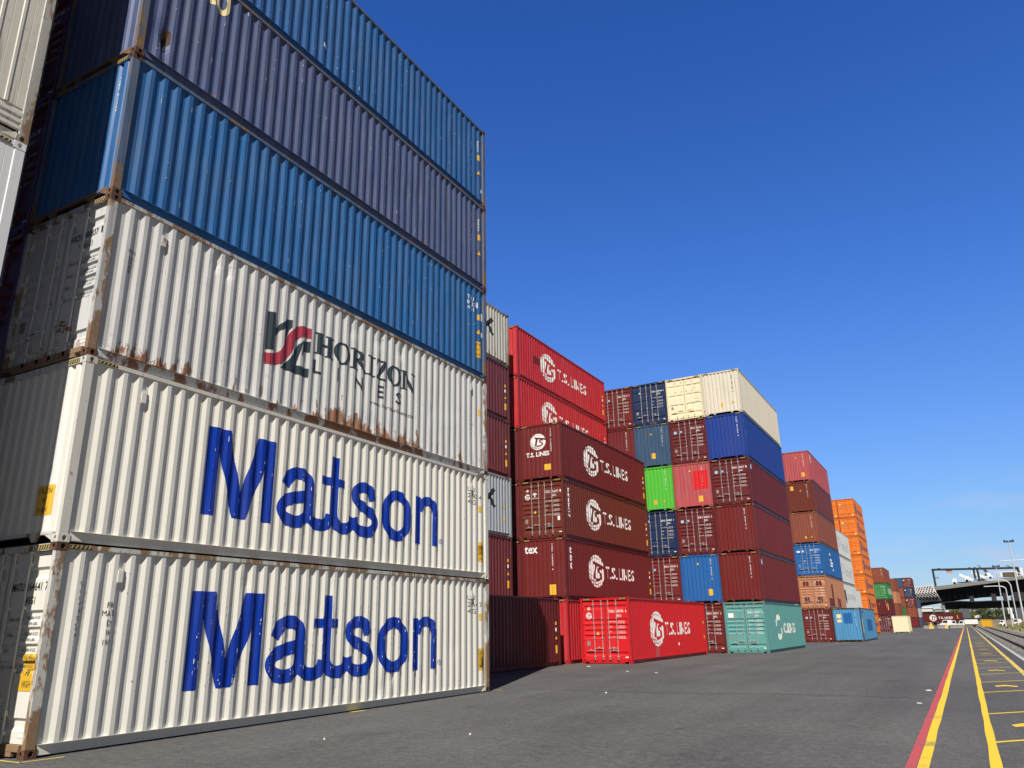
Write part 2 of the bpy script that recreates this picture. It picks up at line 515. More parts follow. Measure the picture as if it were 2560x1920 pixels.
def plate_hole(b, o, ex, ey, w, h, cx, cy, rx, ry, depth, n=12):
    """rectangle o..o+w*ex+h*ey with an oval hole sunk by depth along -normal"""
    o, ex, ey = Vector(o), Vector(ex), Vector(ey)
    nn = ex.cross(ey)
    ring, outer = [], []
    for i in range(n):
        t = 2*math.pi*i/n
        c, s = math.cos(t), math.sin(t)
        ring.append(o+ex*(cx+rx*c)+ey*(cy+ry*s))
        k = min((w-cx)/c if c > 1e-6 else (cx/-c if c < -1e-6 else 9), (h-cy)/s if s > 1e-6 else (cy/-s if s < -1e-6 else 9))
        outer.append(o+ex*(cx+k*c)+ey*(cy+k*s))
    corners = {0: (w, h), 1: (0, h), 2: (0, 0), 3: (w, 0)}
    for i in range(n):
        j = (i+1) % n
        ti, tj = 2*math.pi*i/n, 2*math.pi*(i+1)/n
        pts = [ring[i], outer[i]]
        for q, (px, py) in corners.items():
            a = math.atan2(py-cy, px-cx) % (2*math.pi)
            if ti < a < tj-1e-9: pts.append(o+ex*px+ey*py)
        pts += [outer[j], ring[j]]
        b.poly(pts)
        b.quad(ring[i], ring[j], ring[j]-nn*depth, ring[i]-nn*depth)
    b.poly([p-nn*depth for p in ring][::-1])
def casting_mesh():
    """corner casting at the right near bottom corner: x to W/2, y from 0, z from 0"""
    b = MB(); dx, dy, dz = 0.162, 0.178, 0.118
    x1 = W/2
    plate_hole(b, (x1, 0, 0), (0, 1, 0), (0, 0, 1), dy, dz, dy*0.52, dz*0.5, 0.036, 0.040, 0.05)
    plate_hole(b, (x1-dx, 0, 0), (1, 0, 0), (0, 0, 1), dx, dz, dx*0.50, dz*0.5, 0.026, 0.038, 0.05)
    b.quad((x1-dx, 0, dz), (x1, 0, dz), (x1, dy, dz), (x1-dx, dy, dz))
    b.quad((x1-dx, dy, 0), (x1, dy, 0), (x1, 0, 0), (x1-dx, 0, 0))
    b.quad((x1, dy, 0), (x1-dx, dy, 0), (x1-dx, dy, dz), (x1, dy, dz))
    b.quad((x1-dx, dy, 0), (x1-dx, 0, 0), (x1-dx, 0, dz), (x1-dx, dy, dz))
    return b.mesh('corner_casting', fix=False)
def rail_mesh(L, h, top):
    b = MB()
    if top: b.box(W/2-0.064, W/2-0.004, 0.175, L-0.175, h-0.090, h-0.022)
    else:
        b.box(W/2-0.12, W/2-0.062, 0.13, L-0.13, 0.020, ZLO-0.010)
        for y0, s in ((0.178, 1), (L-0.178, -1)):     # gusset behind the casting
            n = len(b.v)
            b.v += [(W/2-0.012, y0, 0.03), (W/2-0.012, y0, ZLO-0.02), (W/2-0.012, y0+s*0.20, 0.03), (W/2-0.03, y0, 0.03), (W/2-0.03, y0, ZLO-0.02), (W/2-0.03, y0+s*0.20, 0.03)]
            for q in ((0, 1, 2), (3, 5, 4), (0, 3, 4, 1), (1, 4, 5, 2), (2, 5, 3, 0)): b.f.append(tuple(n+i for i in q)); b.m.append(0)
    return b.mesh('rail')
GROOVES = (2.47, 1.86, 1.63, 1.40, 1.17, 0.42)
GROOVES5 = (2.30, 1.66, 1.02, 0.42)
LEAF = W/2-0.100-0.012
def door_profile(gr):
    p = [(0.175, 0)]
    for g in sorted(gr): p += [(g-0.085, 0), (g-0.045, 0.032), (g+0.045, 0.032), (g+0.085, 0)]
    return p+[(2.775, 0)]
def door_mesh(gr):
    b = MB(); pz = door_profile(gr)
    xs = [(0, 0), (0.055, 0), (0.085, 1), (LEAF-0.085, 1), (LEAF-0.055, 0), (LEAF, 0)]
    k = len(xs)
    for z, d in pz:
        for x, a in xs: b.v.append((x, 0.062+d*a, z))
    for j in range(len(pz)-1):
        for i in range(k-1): b.f.append((j*k+i, j*k+i+1, (j+1)*k+i+1, (j+1)*k+i)); b.m.append(0)
    b.quad((0, 0.062, 0.175), (0, 0.062, 2.775), (0, 0.11, 2.775), (0, 0.11, 0.175))
    b.quad((LEAF, 0.062, 0.175), (LEAF, 0.11, 0.175), (LEAF, 0.11, 2.775), (LEAF, 0.062, 2.775))
    b.quad((0, 0.062, 2.775), (LEAF, 0.062, 2.775), (LEAF, 0.11, 2.775), (0, 0.11, 2.775))
    b.quad((0, 0.062, 0.175), (0, 0.11, 0.175), (LEAF, 0.11, 0.175), (LEAF, 0.062, 0.175))
    return b.mesh('door', fix=False)
def lockbar_mesh():
    b = MB()
    b.tube([(0, 0.034, 0.10), (0, 0.034, H-0.06)], 0.0165, n=10)
    for z in (0.13, H-0.10):
        b.box(-0.034, 0.034, 0.008, 0.060, z-0.040, z+0.040)
        b.box(-0.050, 0.050, 0.020, 0.062, z-0.018, z+0.018)
    for z in (0.30, 1.12, 1.98, 2.60):
        b.box(-0.045, 0.045, 0.012, 0.063, z-0.022, z+0.022)
    return b.mesh('locking_bar')
def handle_mesh(s):
    b = MB()
    b.tube([(0, 0.018, 0), (s*0.10, 0.010, 0.012), (s*0.22, 0.010, 0.018), (s*0.36, 0.016, 0.0)], 0.013, n=6)
    b.box(min(0.17*s, 0.22*s), max(0.17*s, 0.22*s), 0.006, 0.060, -0.01, 0.075)
    b.box(min(-0.03*s, 0.03*s), max(-0.03*s, 0.03*s), 0.006, 0.055, -0.035, 0.035)
    return b.mesh('door_handle')
def hinge_mesh():
    b = MB()
    for z in (0.42, 1.05, 1.75, 2.45):
        b.box(-0.035, 0.05, 0.030, 0.068, z-0.03, z+0.03)
        b.cyl((-0.02, 0.035, z), (0, 0, 1), 0.018, 0.09, 8)
    return b.mesh('hinge')
def roof_mesh(L, h):
    b = MB()
    n = int(L/0.42); y0 = 0.12
    zs = []
    for i in range(n): zs += [(y0, 0), (y0+0.10, 0), (y0+0.14, 0.018), (y0+0.30, 0.018), (y0+0.34, 0)]; y0 += 0.42
    zs.append((L-0.12, 0))
    for (a, p), (c, q) in zip(zs, zs[1:]):
        b.quad((-W/2+0.05, a, h-0.035-p), (W/2-0.05, a, h-0.035-p), (W/2-0.05, c, h-0.035-q), (-W/2+0.05, c, h-0.035-q))
    return b.mesh('roof', fix=False)
def floor_mesh(L):
    b = MB()
    b.quad((-W/2+0.06, 0.03, 0.158), (-W/2+0.06, L-0.03, 0.158), (W/2-0.06, L-0.03, 0.158), (W/2-0.06, 0.03, 0.158))
    y = 0.3
    while y < L-0.2:
        b.box(-W/2+0.10, W/2-0.10, y, y+0.045, 0.04, 0.156); y += 0.36
    return b.mesh('floor', fix=False)
def stripes_mesh(lx, lz, n=5):
    """hazard stripes in the x,z plane facing -y : black plate with slanted yellow bars"""
    b = MB()
    b.box(0, lx, -0.003, 0.001, 0, lz, 0)
    p = lx/n
    for i in range(n):
        x = i*p
        b.quad((x+0.1*p, -0.0045, 0.004), (x+0.55*p, -0.0045, 0.004), (x+0.95*p, -0.0045, lz-0.004), (x+0.5*p, -0.0045, lz-0.004), 1)
    return b.mesh('hazard_stripe', 2, fix=False)

# ------------------------------------------------------------------ flat shapes laid on the sheet
def catmull(pts, n=6, closed=False):
    out = []
    k = len(pts)
    for i in range(k if closed else k-1):
        p0 = pts[(i-1) % k] if closed or i > 0 else pts[0]
        p1, p2 = pts[i], pts[(i+1) % k]
        p3 = pts[(i+2) % k] if closed or i+2 < k else pts[-1]
        for j in range(n):
            t = j/n
            out.append(tuple(0.5*((2*b)+(-a+c)*t+(2*a-5*b+4*c-d)*t*t+(-a+3*b-3*c+d)*t**3) for a, b, c, d in zip(p0, p1, p2, p3)))
    if not closed: out.append(pts[-1])
    return out
def stroke(pts, w, smooth=True, n=6):
    """polyline of width w -> list of quads (polygons)"""
    p = catmull(pts, n) if smooth else list(pts)
    L_, R_ = [], []
    for i in range(len(p)):
        a, c = p[max(0, i-1)], p[min(len(p)-1, i+1)]
        dx, dy = c[0]-a[0], c[1]-a[1]
        l = math.hypot(dx, dy) or 1
        nx, ny = -dy/l*w/2, dx/l*w/2
        L_.append((p[i][0]+nx, p[i][1]+ny)); R_.append((p[i][0]-nx, p[i][1]-ny))
    return [[R_[i], R_[i+1], L_[i+1], L_[i]] for i in range(len(p)-1)]
def ring(cx, cy, ox, oy, ix, iy, n=40, a0=0, a1=2*math.pi):
    q = []
    for i in range(n):
        t, s = a0+(a1-a0)*i/n, a0+(a1-a0)*(i+1)/n
        q.append([(cx+ox*math.cos(t), cy+oy*math.sin(t)), (cx+ox*math.cos(s), cy+oy*math.sin(s)), (cx+ix*math.cos(s), cy+iy*math.sin(s)), (cx+ix*math.cos(t), cy+iy*math.sin(t))])
    return q
def rect(x0, x1, z0, z1): return [(x0, z0), (x1, z0), (x1, z1), (x0, z1)]
def disc(cx, cy, rx, ry, n=36): return [(cx+rx*math.cos(2*math.pi*i/n), cy+ry*math.sin(2*math.pi*i/n)) for i in range(n)]
_txt = {}
def text_polys(s, spacing=1.0, line=1.0, bold=0.0, align='LEFT'):
    """triangles of a string in the built-in font, and its bounds"""
    key = (s, spacing, line, bold, align)
    if key in _txt: return _txt[key]
    c = bpy.data.curves.new('text', 'FONT')
    c.body = s; c.space_character = spacing; c.space_line = line; c.resolution_u = 2; c.offset = bold; c.align_x = align
    o = bpy.data.objects.new('text', c)
    COL.objects.link(o)
    dg = bpy.context.evaluated_depsgraph_get()
    me = bpy.data.meshes.new_from_object(o.evaluated_get(dg))
    tri = [[(me.vertices[i].co.x, me.vertices[i].co.y) for i in p.vertices] for p in me.polygons]
    xs = [v.co.x for v in me.vertices]; ys = [v.co.y for v in me.vertices]
    bpy.data.meshes.remove(me); bpy.data.objects.remove(o); bpy.data.curves.remove(c)
    _txt[key] = (tri, min(xs), max(xs), min(ys), max(ys))
    return _txt[key]
def text_fit(s, x0, x1, z0, z1, **kw):
    tri, a, b, c, d = text_polys(s, **kw)
    fx, fz = (x1-x0)/(b-a), (z1-z0)/(d-c)
    return [[(x0+(x-a)*fx, z0+(y-c)*fz) for x, y in t] for t in tri]
def vtext(s, x0, x1, z0, z1, bold=0.0):
    """upright letters stacked one under another"""
    out = []
    n = len(s); h = (z1-z0)/n
    for i, ch in enumerate(s):
        if ch == ' ': continue
        out += text_fit(ch, x0 if ch not in 'I1' else x0+(x1-x0)*0.35, x1 if ch not in 'I1' else x0+(x1-x0)*0.65, z1-(i+0.86)*h, z1-i*h-0.04*h, bold=bold)
    return out

def lay(polys, face, off, L=12.192, dent=None, cut=True, leafx=0.0, gr=GROOVES, flat=False):
    """lay 2-D polygons on a container face, folding them along its creases"""
    bm = bmesh.new()
    for p in polys:
        try: bm.faces.new([bm.verts.new((x, y, 0)) for x, y in p])
        except ValueError: pass
    bmesh.ops.triangulate(bm, faces=bm.faces)
    us = [v.co.x for v in bm.verts]; vs = [v.co.y for v in bm.verts]
    ua, ub, va, vb = min(us), max(us), min(vs), max(vs)
    if cut:
        ucr = [y for y, d in SC(L)] if face == 'side' else ([x for x, d in _ec] if face == 'end' else [])
        vcr = [z for z, d in door_profile(gr)] if face == 'door' else []
        if dent: vcr = [ZLO+(ZHI-ZLO)*j/26 for j in range(27)]
        for u in ucr:
            if ua < u < ub: bmesh.ops.bisect_plane(bm, geom=bm.verts[:]+bm.edges[:]+bm.faces[:], dist=1e-6, plane_co=(u, 0, 0), plane_no=(1, 0, 0))
        for v in vcr:
            if va < v < vb: bmesh.ops.bisect_plane(bm, geom=bm.verts[:]+bm.edges[:]+bm.faces[:], dist=1e-6, plane_co=(0, v, 0), plane_no=(0, 1, 0))
    pz = door_profile(gr)
    for vtx in bm.verts:
        u, v = vtx.co.x, vtx.co.y
        if face == 'side':
            d = interp(SC(L), u) if cut else 0
            vtx.co = Vector((SX-d+off+(dent(u, v) if dent else 0), u, v))
        elif face == 'end':
            d = interp(_ec, u)*(0.35 if flat else 1) if cut else 0
            vtx.co = Vector((u, 0.022+d-off, v))
        else:
            d = interp(pz, v) if cut else 0
            vtx.co = Vector((u, 0.062+d-off, v))
    me = bpy.data.meshes.new('decal')
    bm.to_mesh(me); bm.free()
    me.materials.append(None)
    return me

class Box40: pass
GROUP = 'stacked shipping containers in the yard'
def container(xr, y0, tier, col, end='end', label='', L=12.192, h=H, z0=None, rz=0, cast=None, post='post', dent=None, side='corr', bars=True, gr=GROOVES, flat=False, stripes=True, name='shipping_container', lite=False, doorcol=None):
    """xr = x of the right side face, y0 = near end, tier counted from the ground"""
    z = (tier-1)*H if z0 is None else z0
    jx, jy = (random.uniform(-0.012, 0.012), random.uniform(-0.02, 0.02)) if tier > 1 else (0, 0)
    t = empty(name, (xr-W/2+jx, y0+jy, z+0.004), rz, label, 'shipping container', GROUP)
    c = Box40(); c.root = t; c.col = col; c.L = L; c.dent = dent; c.gr = gr; c.flat = flat; c.y0 = y0
    wm, pm = PM(col), PM(col, post)
    cm = cast or pm
    # walls
    if dent: sm = side_mesh(L, h, dent)
    elif side == 'louvre': sm = cached(('louvre', L), lambda: louvre_side(L))
    else: sm = cached(('side', L, h), lambda: side_mesh(L, h))
    c.wall = put('side_wall', sm, wm, t)
    if not lite: put('side_wall', cached(('side', L, h), lambda: side_mesh(L, h)), wm, t, (0, L, 0), (0, 0, math.pi))
    put('roof', cached(('roof', L, h), lambda: roof_mesh(L, h)), wm, t)
    put('floor', cached(('floor', L), lambda: floor_mesh(L)), PM('black'), t)
    for x in (0, 1):
        kw = dict() if x == 0 else dict(loc=(0, L, 0), rot=(0, 0, math.pi))
        put('bottom_rail', cached(('br', L), lambda: rail_mesh(L, h, False)), wm, t, **kw)
        put('top_rail', cached(('tr', L, h), lambda: rail_mesh(L, h, True)), pm if x == 0 else wm, t, **kw)
    # frame: near right, far left share a rotation; the two others are mirrored meshes
    pmesh = cached(('post', h), lambda: post_mesh(h))
    cmesh = cached('cast', casting_mesh)
    for (sx_, far) in ((1, 0), (-1, 0), (1, 1), (-1, 1)):
        mir = (sx_ == -1) != (far == 1)
        def mirror(me):
            m2 = me.copy()
            for v in m2.vertices: v.co.x = -v.co.x
            m2.flip_normals()
            return m2
        pme = cached(('postm', h), lambda: mirror(pmesh)) if mir else pmesh
        cme = cached('castm', lambda: mirror(cmesh)) if mir else cmesh
        kw = dict(loc=(0, L, 0), rot=(0, 0, math.pi)) if far else {}
        put('corner_post', pme, pm, t, **kw)
        for zc in (0, h-0.118):
            o = put('corner_casting', cme, cm, t, **kw)
            o.location = (0, L if far else 0, zc)
    put('header', cached(('hd', h), lambda: header_mesh(h)), pm, t)
    put('sill', cached(('sill', end), lambda: sill_mesh(end == 'door')), pm, t)
    put('end_wall', cached(('end', h, False), lambda: end_mesh(h)), wm, t, (0, L, 0), (0, 0, math.pi))
    c.doors = []
    if end == 'end':
        c.endw = put('end_wall', cached(('end', h, flat), lambda: end_mesh(h, flat)), wm, t)
    else:
        dm = PM(doorcol) if doorcol else wm
        for s in (-1, 1):
            x0 = 0.012 if s > 0 else -0.012-LEAF
            d = put('door', cached(('door', gr), lambda: door_mesh(gr)), dm, t, (x0, 0, 0))
            c.doors.append(d)
            xs = (0.157, 0.557) if s > 0 else (LEAF-0.557, LEAF-0.157)
            bm_ = M_GALV if bars else dm
            for i, x in enumerate(xs):
                put('locking_bar', cached('lock', lockbar_mesh), bm_, d, (x, 0, 0))
                hs_ = -1 if s < 0 else (1 if i == 0 else -1)
                put('door_handle', cached(('hdl', hs_), lambda: handle_mesh(hs_)), bm_, d, (x, 0, 0.66 if (i == 0) == (s > 0) else 0.56))
            hg = cached('hinge', hinge_mesh)
            put('hinge', hg, dm, d, (LEAF if s > 0 else 0, 0, 0))
        gk = cached('gasket', lambda: (lambda b: (b.box(-0.011, 0.011, 0.068, 0.10, 0.175, 2.775), b.mesh('gasket'))[1])(MB()))
        put('gasket', gk, M_GASKET, t)
    if stripes and h > 2.7:
        sm_ = cached('str', lambda: stripes_mesh(0.30, 0.075))
        for x in (-W/2+0.175, W/2-0.175-0.30): put('hazard_stripe', sm_, [M_BLACK, M_YSTR], t, (x, 0.006, h-0.100))
        sm2 = cached('str2', lambda: stripes_mesh(0.34, 0.05))
        for y in (0.20, L-0.56) if stripes is True else (): put('hazard_stripe', sm2, [M_BLACK, M_YSTR], t, (W/2-0.004, y, h-0.082), (0, 0, math.pi/2))
    return c

# decals ---------------------------------------------------------------
def S(c, polys, mat, name='lettering', off=0.004):
    return put(name, lay(polys, 'side', off, c.L, c.dent, cut=c.y0 < 110), mat, c.wall)
def EN(c, polys, mat, name='lettering', off=0.004):
    return put(name, lay(polys, 'end', off, cut=c.y0 < 110, flat=c.flat), mat, c.endw)
def DR(c, leaf, polys, mat, name='lettering', off=0.005):
    return put(name, lay(polys, 'door', off, cut=c.y0 < 110, gr=c.gr), mat, c.doors[leaf])
def tri(cx, cz, s): return [[(cx-s/2, cz-s*0.42), (cx+s/2, cz-s*0.42), (cx, cz+s*0.46)]]
def warn(fn, cx, cz, s=0.2):
    fn(tri(cx, cz, s*1.18), M_BLACK, 'warning_sign', 0.004)
    fn(tri(cx, cz, s), M_YEL, 'warning_sign', 0.006)
def caution(fn, x0, x1, z0, z1, txt=True):
    fn([rect(x0, x1, z0, z1)], M_YEL, 'caution_sign', 0.004)
    if txt:
        d = z1-z0; w = x1-x0
        fn(text_fit('CAUTION', x0+w*0.08, x1-w*0.08, z1-d*0.28, z1-d*0.1)+text_fit('9\'6"', x0+w*0.3, x1-w*0.3, z0+d*0.40, z0+d*0.60)+text_fit('HIGH', x0+w*0.22, x1-w*0.22, z0+d*0.1, z0+d*0.28), M_BLACK, 'lettering', 0.006)
def ts_logo(fn, wall, cx, cz, rx, rz):
    q = lambda pts: [(cx+rx*x, cz+rz*z) for x, z in pts]
    fn([q(disc(0, 0, 1, 1, 48))], M_WHITE, 'logo', 0.004)
    red = [q([(-0.42, 0.62), (1.03, 0.34), (1.03, 0.02), (0.80, 0.18), (-0.38, 0.40)]), q([(-0.22, 0.40), (0.02, 0.36), (-0.16, -0.50), (-0.40, -0.50)])]
    red += [q(p) for p in stroke([(0.66, 0.14), (0.36, 0.20), (0.24, 0.02), (0.50, -0.16), (0.56, -0.38), (0.25, -0.52), (-0.16, -0.52)], 0.17, n=5)]
    fn(red, wall, 'logo', 0.006)
    lines = []
    for z, b in ((0.80, 0.10), (-0.62, -0.12), (-0.80, -0.10)):
        lines += stroke([(-0.75, z-b-0.05), (-0.2, z+b*0.3), (0.5, z-b)], 0.03, n=4)
    for k in (-0.93, -0.72): lines += stroke([(k*0.35-0.25, 0.92), (k, 0.25), (k, -0.25), (k*0.35-0.2, -0.92)], 0.028, n=5)
    lines += stroke([(-0.95, 0.15), (-0.6, -0.30), (-0.15, -0.78)], 0.028, n=4)+stroke([(-0.97, -0.1), (-0.45, -0.68), (0.3, -0.93)], 0.028, n=4)
    fn([q(p) for p in lines], wall, 'logo', 0.0075)
def ts_side(c):
    f = lambda *a: S(c, *a)
    ts_logo(f, PM(c.col), 3.72, 1.47, 1.00, 0.82)
    x = 4.98
    word = []
    for s, w in (('T', .44), ('.', .11), ('S', .44), ('.', .11), (' ', .14), ('L', .36), ('I', .11), ('N', .46), ('E', .37), ('S', .42)):
        if s == ' ': x += w; continue
        if s == '.': word.append(rect(x, x+w, 1.16, 1.26))
        else: word += text_fit(s, x, x+w, 1.16, 1.78, bold=0.015)
        x += w+0.145
    S(c, word, M_WHITE)
def side_marks(c, mat=M_WHITE, code=('UTU', '2464 7', '45G1'), cau=True, wrn=True, yoff=0.0):
    y = c.L-1.02+yoff
    p = []
    for i, s in enumerate(code): p += text_fit(s, y, y+0.11*len(s), 2.32-i*0.17, 2.44-i*0.17, spacing=1.2)
    S(c, p, mat)
    if wrn: warn(lambda *a: S(c, *a), c.L-0.42, 1.42, 0.17)
    S(c, [rect(c.L-0.46, c.L-0.36, 1.80, 1.98)], M_YEL, 'caution_sign')
    if cau: S(c, [rect(c.L-0.46, c.L-0.24, 0.62, 0.98)], M_YEL, 'caution_sign')
def strip_marks(c, mat=M_WHITE):
    """vertical number strip and stickers at the far end of a side"""
    S(c, vtext('TSSU 508745 6', c.L-0.86, c.L-0.80, 0.95, 2.40), mat)
    S(c, [rect(c.L-0.45, c.L-0.36, 1.72, 1.86)], M_YEL, 'caution_sign')
    S(c, [rect(c.L-0.45, c.L-0.36, 1.45, 1.60)], M_WHITE, 'sticker')
    warn(lambda *a: S(c, *a), c.L-0.40, 1.18, 0.16)
    S(c, [rect(c.L-0.46, c.L-0.26, 0.52, 0.86)], M_YEL, 'caution_sign')
NUMS = ['BSIU 846772', 'BSIU 840527', 'BSIU 840217', 'BSIU 846032', 'CNAU 402762', 'OPCU 464740', 'BSIU 845254', 'SLHU 454807', 'TCNU 850166', 'CSLU 770714', 'DRYU 440719']
def door_marks(c, num='BSIU 846772', chk='4', logo=None, mat=M_WHITE, plate=True, sticker=True, weights=True):
    a, b_ = num.split(' ')
    p = text_fit(a, 0.16, 0.46, 2.22, 2.34, bold=0.01)+text_fit(b_, 0.52, 0.90, 2.22, 2.34, bold=0.01)+text_fit(chk, 0.98, 1.05, 2.22, 2.34)+text_fit('45G1', 0.55, 0.78, 2.03, 2.14, bold=0.01)
    DR(c, 1, p, mat)
    if weights:
        q = []
        for i, (k, z) in enumerate((('MAX. GROSS', 1.80), ('TARE', 1.58), ('NET', 1.36), ('CU. CAP.', 1.14))):
            q += text_fit(k, 0.17, 0.17+0.034*len(k), z, z+0.045)
            q += text_fit('30,480 KGS', 0.60, 0.93, z+0.01, z+0.06)+text_fit('67,200 LBS', 0.60, 0.93, z-0.065, z-0.015)
        DR(c, 1, q, mat)
    DR(c, 1, [rect(0.88, 1.03, 0.255, 0.30)], M_WHITE, 'sticker')
    if plate: DR(c, 0, [rect(0.16, 0.32, 0.78, 0.99)], M_PLATE, 'data_plate')
    if logo == 'dot':
        DR(c, 0, [disc(0.27, 2.10, 0.105, 0.10, 24)], M_CYAN, 'logo')
        DR(c, 0, [rect(0.60, 0.72, 2.06, 2.18)], M_CYAN, 'sticker')
    elif logo == 'ts':
        ts_logo(lambda pl, m, n, o: DR(c, 0, pl, m, n, o), PM(c.col), 0.30, 2.10, 0.15, 0.15)
        ts_logo(lambda pl, m, n, o: DR(c, 0, pl, m, n, o), PM(c.col), 0.30, 2.42, 0.07, 0.07)
    elif logo == 'square': DR(c, 0, [rect(0.40, 0.52, 2.24, 2.38)], M_CYAN, 'sticker')
    elif logo == 'panel': DR(c, 0, [rect(0.13, 0.45, 2.00, 2.26)], M_WHITE, 'sticker')
    if sticker: warn(lambda pl, m, n, o: DR(c, 0, pl, m, n, o), 0.72, 1.32, 0.17)
def end_marks(c, num='BSIU 840713 5', x=0.66, wx=None, wz=2.2, cx=None, cz=0.72, cs=0.2, mat=M_WHITE):
    EN(c, vtext(num, x, x+0.075, 1.35, 2.62, 0.01), mat)
    if wx is not None: warn(lambda *a: EN(c, *a), wx, wz, 0.17)
    if cx is not None:
        EN(c, [rect(cx, cx+cs, cz-cs*0.7, cz+cs*0.7)], M_YEL, 'caution_sign')

# ------------------------------------------------------------------ letters of the big names
MW = 0.245
def matson():
    out = []
    out.append((0, [[(2.466, 2.278), (2.945, 2.278), (2.735, 1.843)], [(2.466, 2.278), (2.735, 1.843), (2.735, 0.686), (2.466, 0.686)],
        [(2.945, 2.278), (3.285, 1.140), (3.440, 0.686), (3.138, 0.686), (2.735, 1.843)],
        [(3.285, 1.140), (3.636, 2.278), (3.825, 1.690), (3.440, 0.686)],
        [(3.636, 2.278), (4.066, 2.278), (4.066, 0.686), (3.825, 0.686), (3.825, 1.690)]]))
    out.append((1, stroke([(4.400, 1.485), (4.478, 1.640), (4.627, 1.748), (4.787, 1.770), (4.945, 1.735), (5.050, 1.630), (5.080, 1.440), (5.085, 1.060), (5.150, 0.900), (5.290, 0.815), (5.443, 0.795), (5.590, 0.820), (5.693, 0.916), (5.735, 1.029)], MW)))
    out.append((2, stroke([(5.02, 1.335), (4.80, 1.29), (4.545, 1.225), (4.385, 1.13), (4.345, 1.00), (4.420, 0.870), (4.597, 0.795), (4.816, 0.800), (4.96, 0.875), (5.05, 0.985)], MW)))
    out.append((3, stroke([(5.815, 2.292), (5.815, 1.70), (5.818, 1.06), (5.87, 0.915), (5.98, 0.83), (6.117, 0.795), (6.282, 0.815), (6.40, 0.905), (6.455, 1.065)], MW)))
    out.append((4, [rect(5.413, 6.157, 1.66, 1.834)]))
    out.append((5, stroke([(6.475, 1.065), (6.52, 0.93), (6.63, 0.83), (6.82, 0.79), (7.03, 0.805), (7.16, 0.905), (7.195, 1.06), (7.10, 1.20), (6.849, 1.306), (6.60, 1.42), (6.515, 1.575), (6.575, 1.705), (6.745, 1.77), (6.935, 1.76), (7.06, 1.67), (7.115, 1.510)], MW*0.97)))
    out.append((6, ring(8.015, 1.282, 0.555, 0.60, 0.285, 0.37, 44)))
    out.append((7, [rect(8.731, 8.965, 0.70, 1.852)]))
    out.append((8, stroke([(8.90, 1.55), (9.02, 1.70), (9.20, 1.775), (9.42, 1.755), (9.56, 1.66), (9.615, 1.50), (9.615, 1.20), (9.615, 0.703)], MW*0.93)))
    return out
def put_matson(c):
    for k, polys in matson(): S(c, polys, M_BLUE, 'lettering', 0.004+0.0008*k)
    S(c, text_fit('R', 9.83, 9.87, 0.80, 0.86)+ring(9.85, 0.83, 0.06, 0.06, 0.048, 0.048, 16), M_BLUE)
def serif(ch, x, w, z0, h):
    s = lambda a, b: (x+a*w, z0+b*h)
    r = lambda a, b, c, d: [s(a, c), s(b, c), s(b, d), s(a, d)]
    e = 0.075
    if ch == 'H': return [r(.10, .38, 0, 1), r(.62, .90, 0, 1), r(.38, .62, .45, .57)]+[r(a, b, c, c+e) for a, b in ((0, .10), (.38, .46), (.54, .62), (.90, 1)) for c in (0, 1-e)]
    if ch == 'I': return [r(.27, .73, 0, 1)]+[r(a, b, c, c+e) for a, b in ((0, .27), (.73, 1)) for c in (0, 1-e)]
    if ch == 'O': return [[s(.5+px, .5+pz) for px, pz in q] for q in ring(0, 0, .5, .53, .25, .43, 32)]
    if ch == 'R':
        bowl = [[s(.36+px, .74+pz) for px, pz in q] for q in ring(0, 0, .42, .26, .16, .17, 16, -math.pi/2, math.pi/2)]
        return [r(.10, .36, 0, 1), r(0, .10, 0, e), r(.36, .46, 0, e), r(0, .10, 1-e, 1), [s(.38, .48), s(.62, .50), s(.94, e), s(1.03, e), s(1.03, 0), s(.74, 0)]]+bowl
    if ch == 'Z': return [r(.02, .96, 1-.10, 1), [s(.02, .90), s(.14, .90), s(.06, .70), s(.02, .70)], [s(.64, .90), s(.96, .90), s(.36, .10), s(.02, .10)], r(.02, 1, 0, .10), [s(.88, .10), s(1, .10), s(1, .32), s(.95, .32)]]
    if ch == 'N': return [r(.10, .24, 0, 1), r(.78, .92, 0, 1), [s(.24, 1), s(.34, 1), s(.78, .22), s(.78, 0), s(.70, 0), s(.24, .78)], r(0, .10, 0, e), r(.24, .34, 0, e), r(0, .10, 1-e, 1), r(.66, .78, 1-e, 1), r(.92, 1.02, 1-e, 1)]
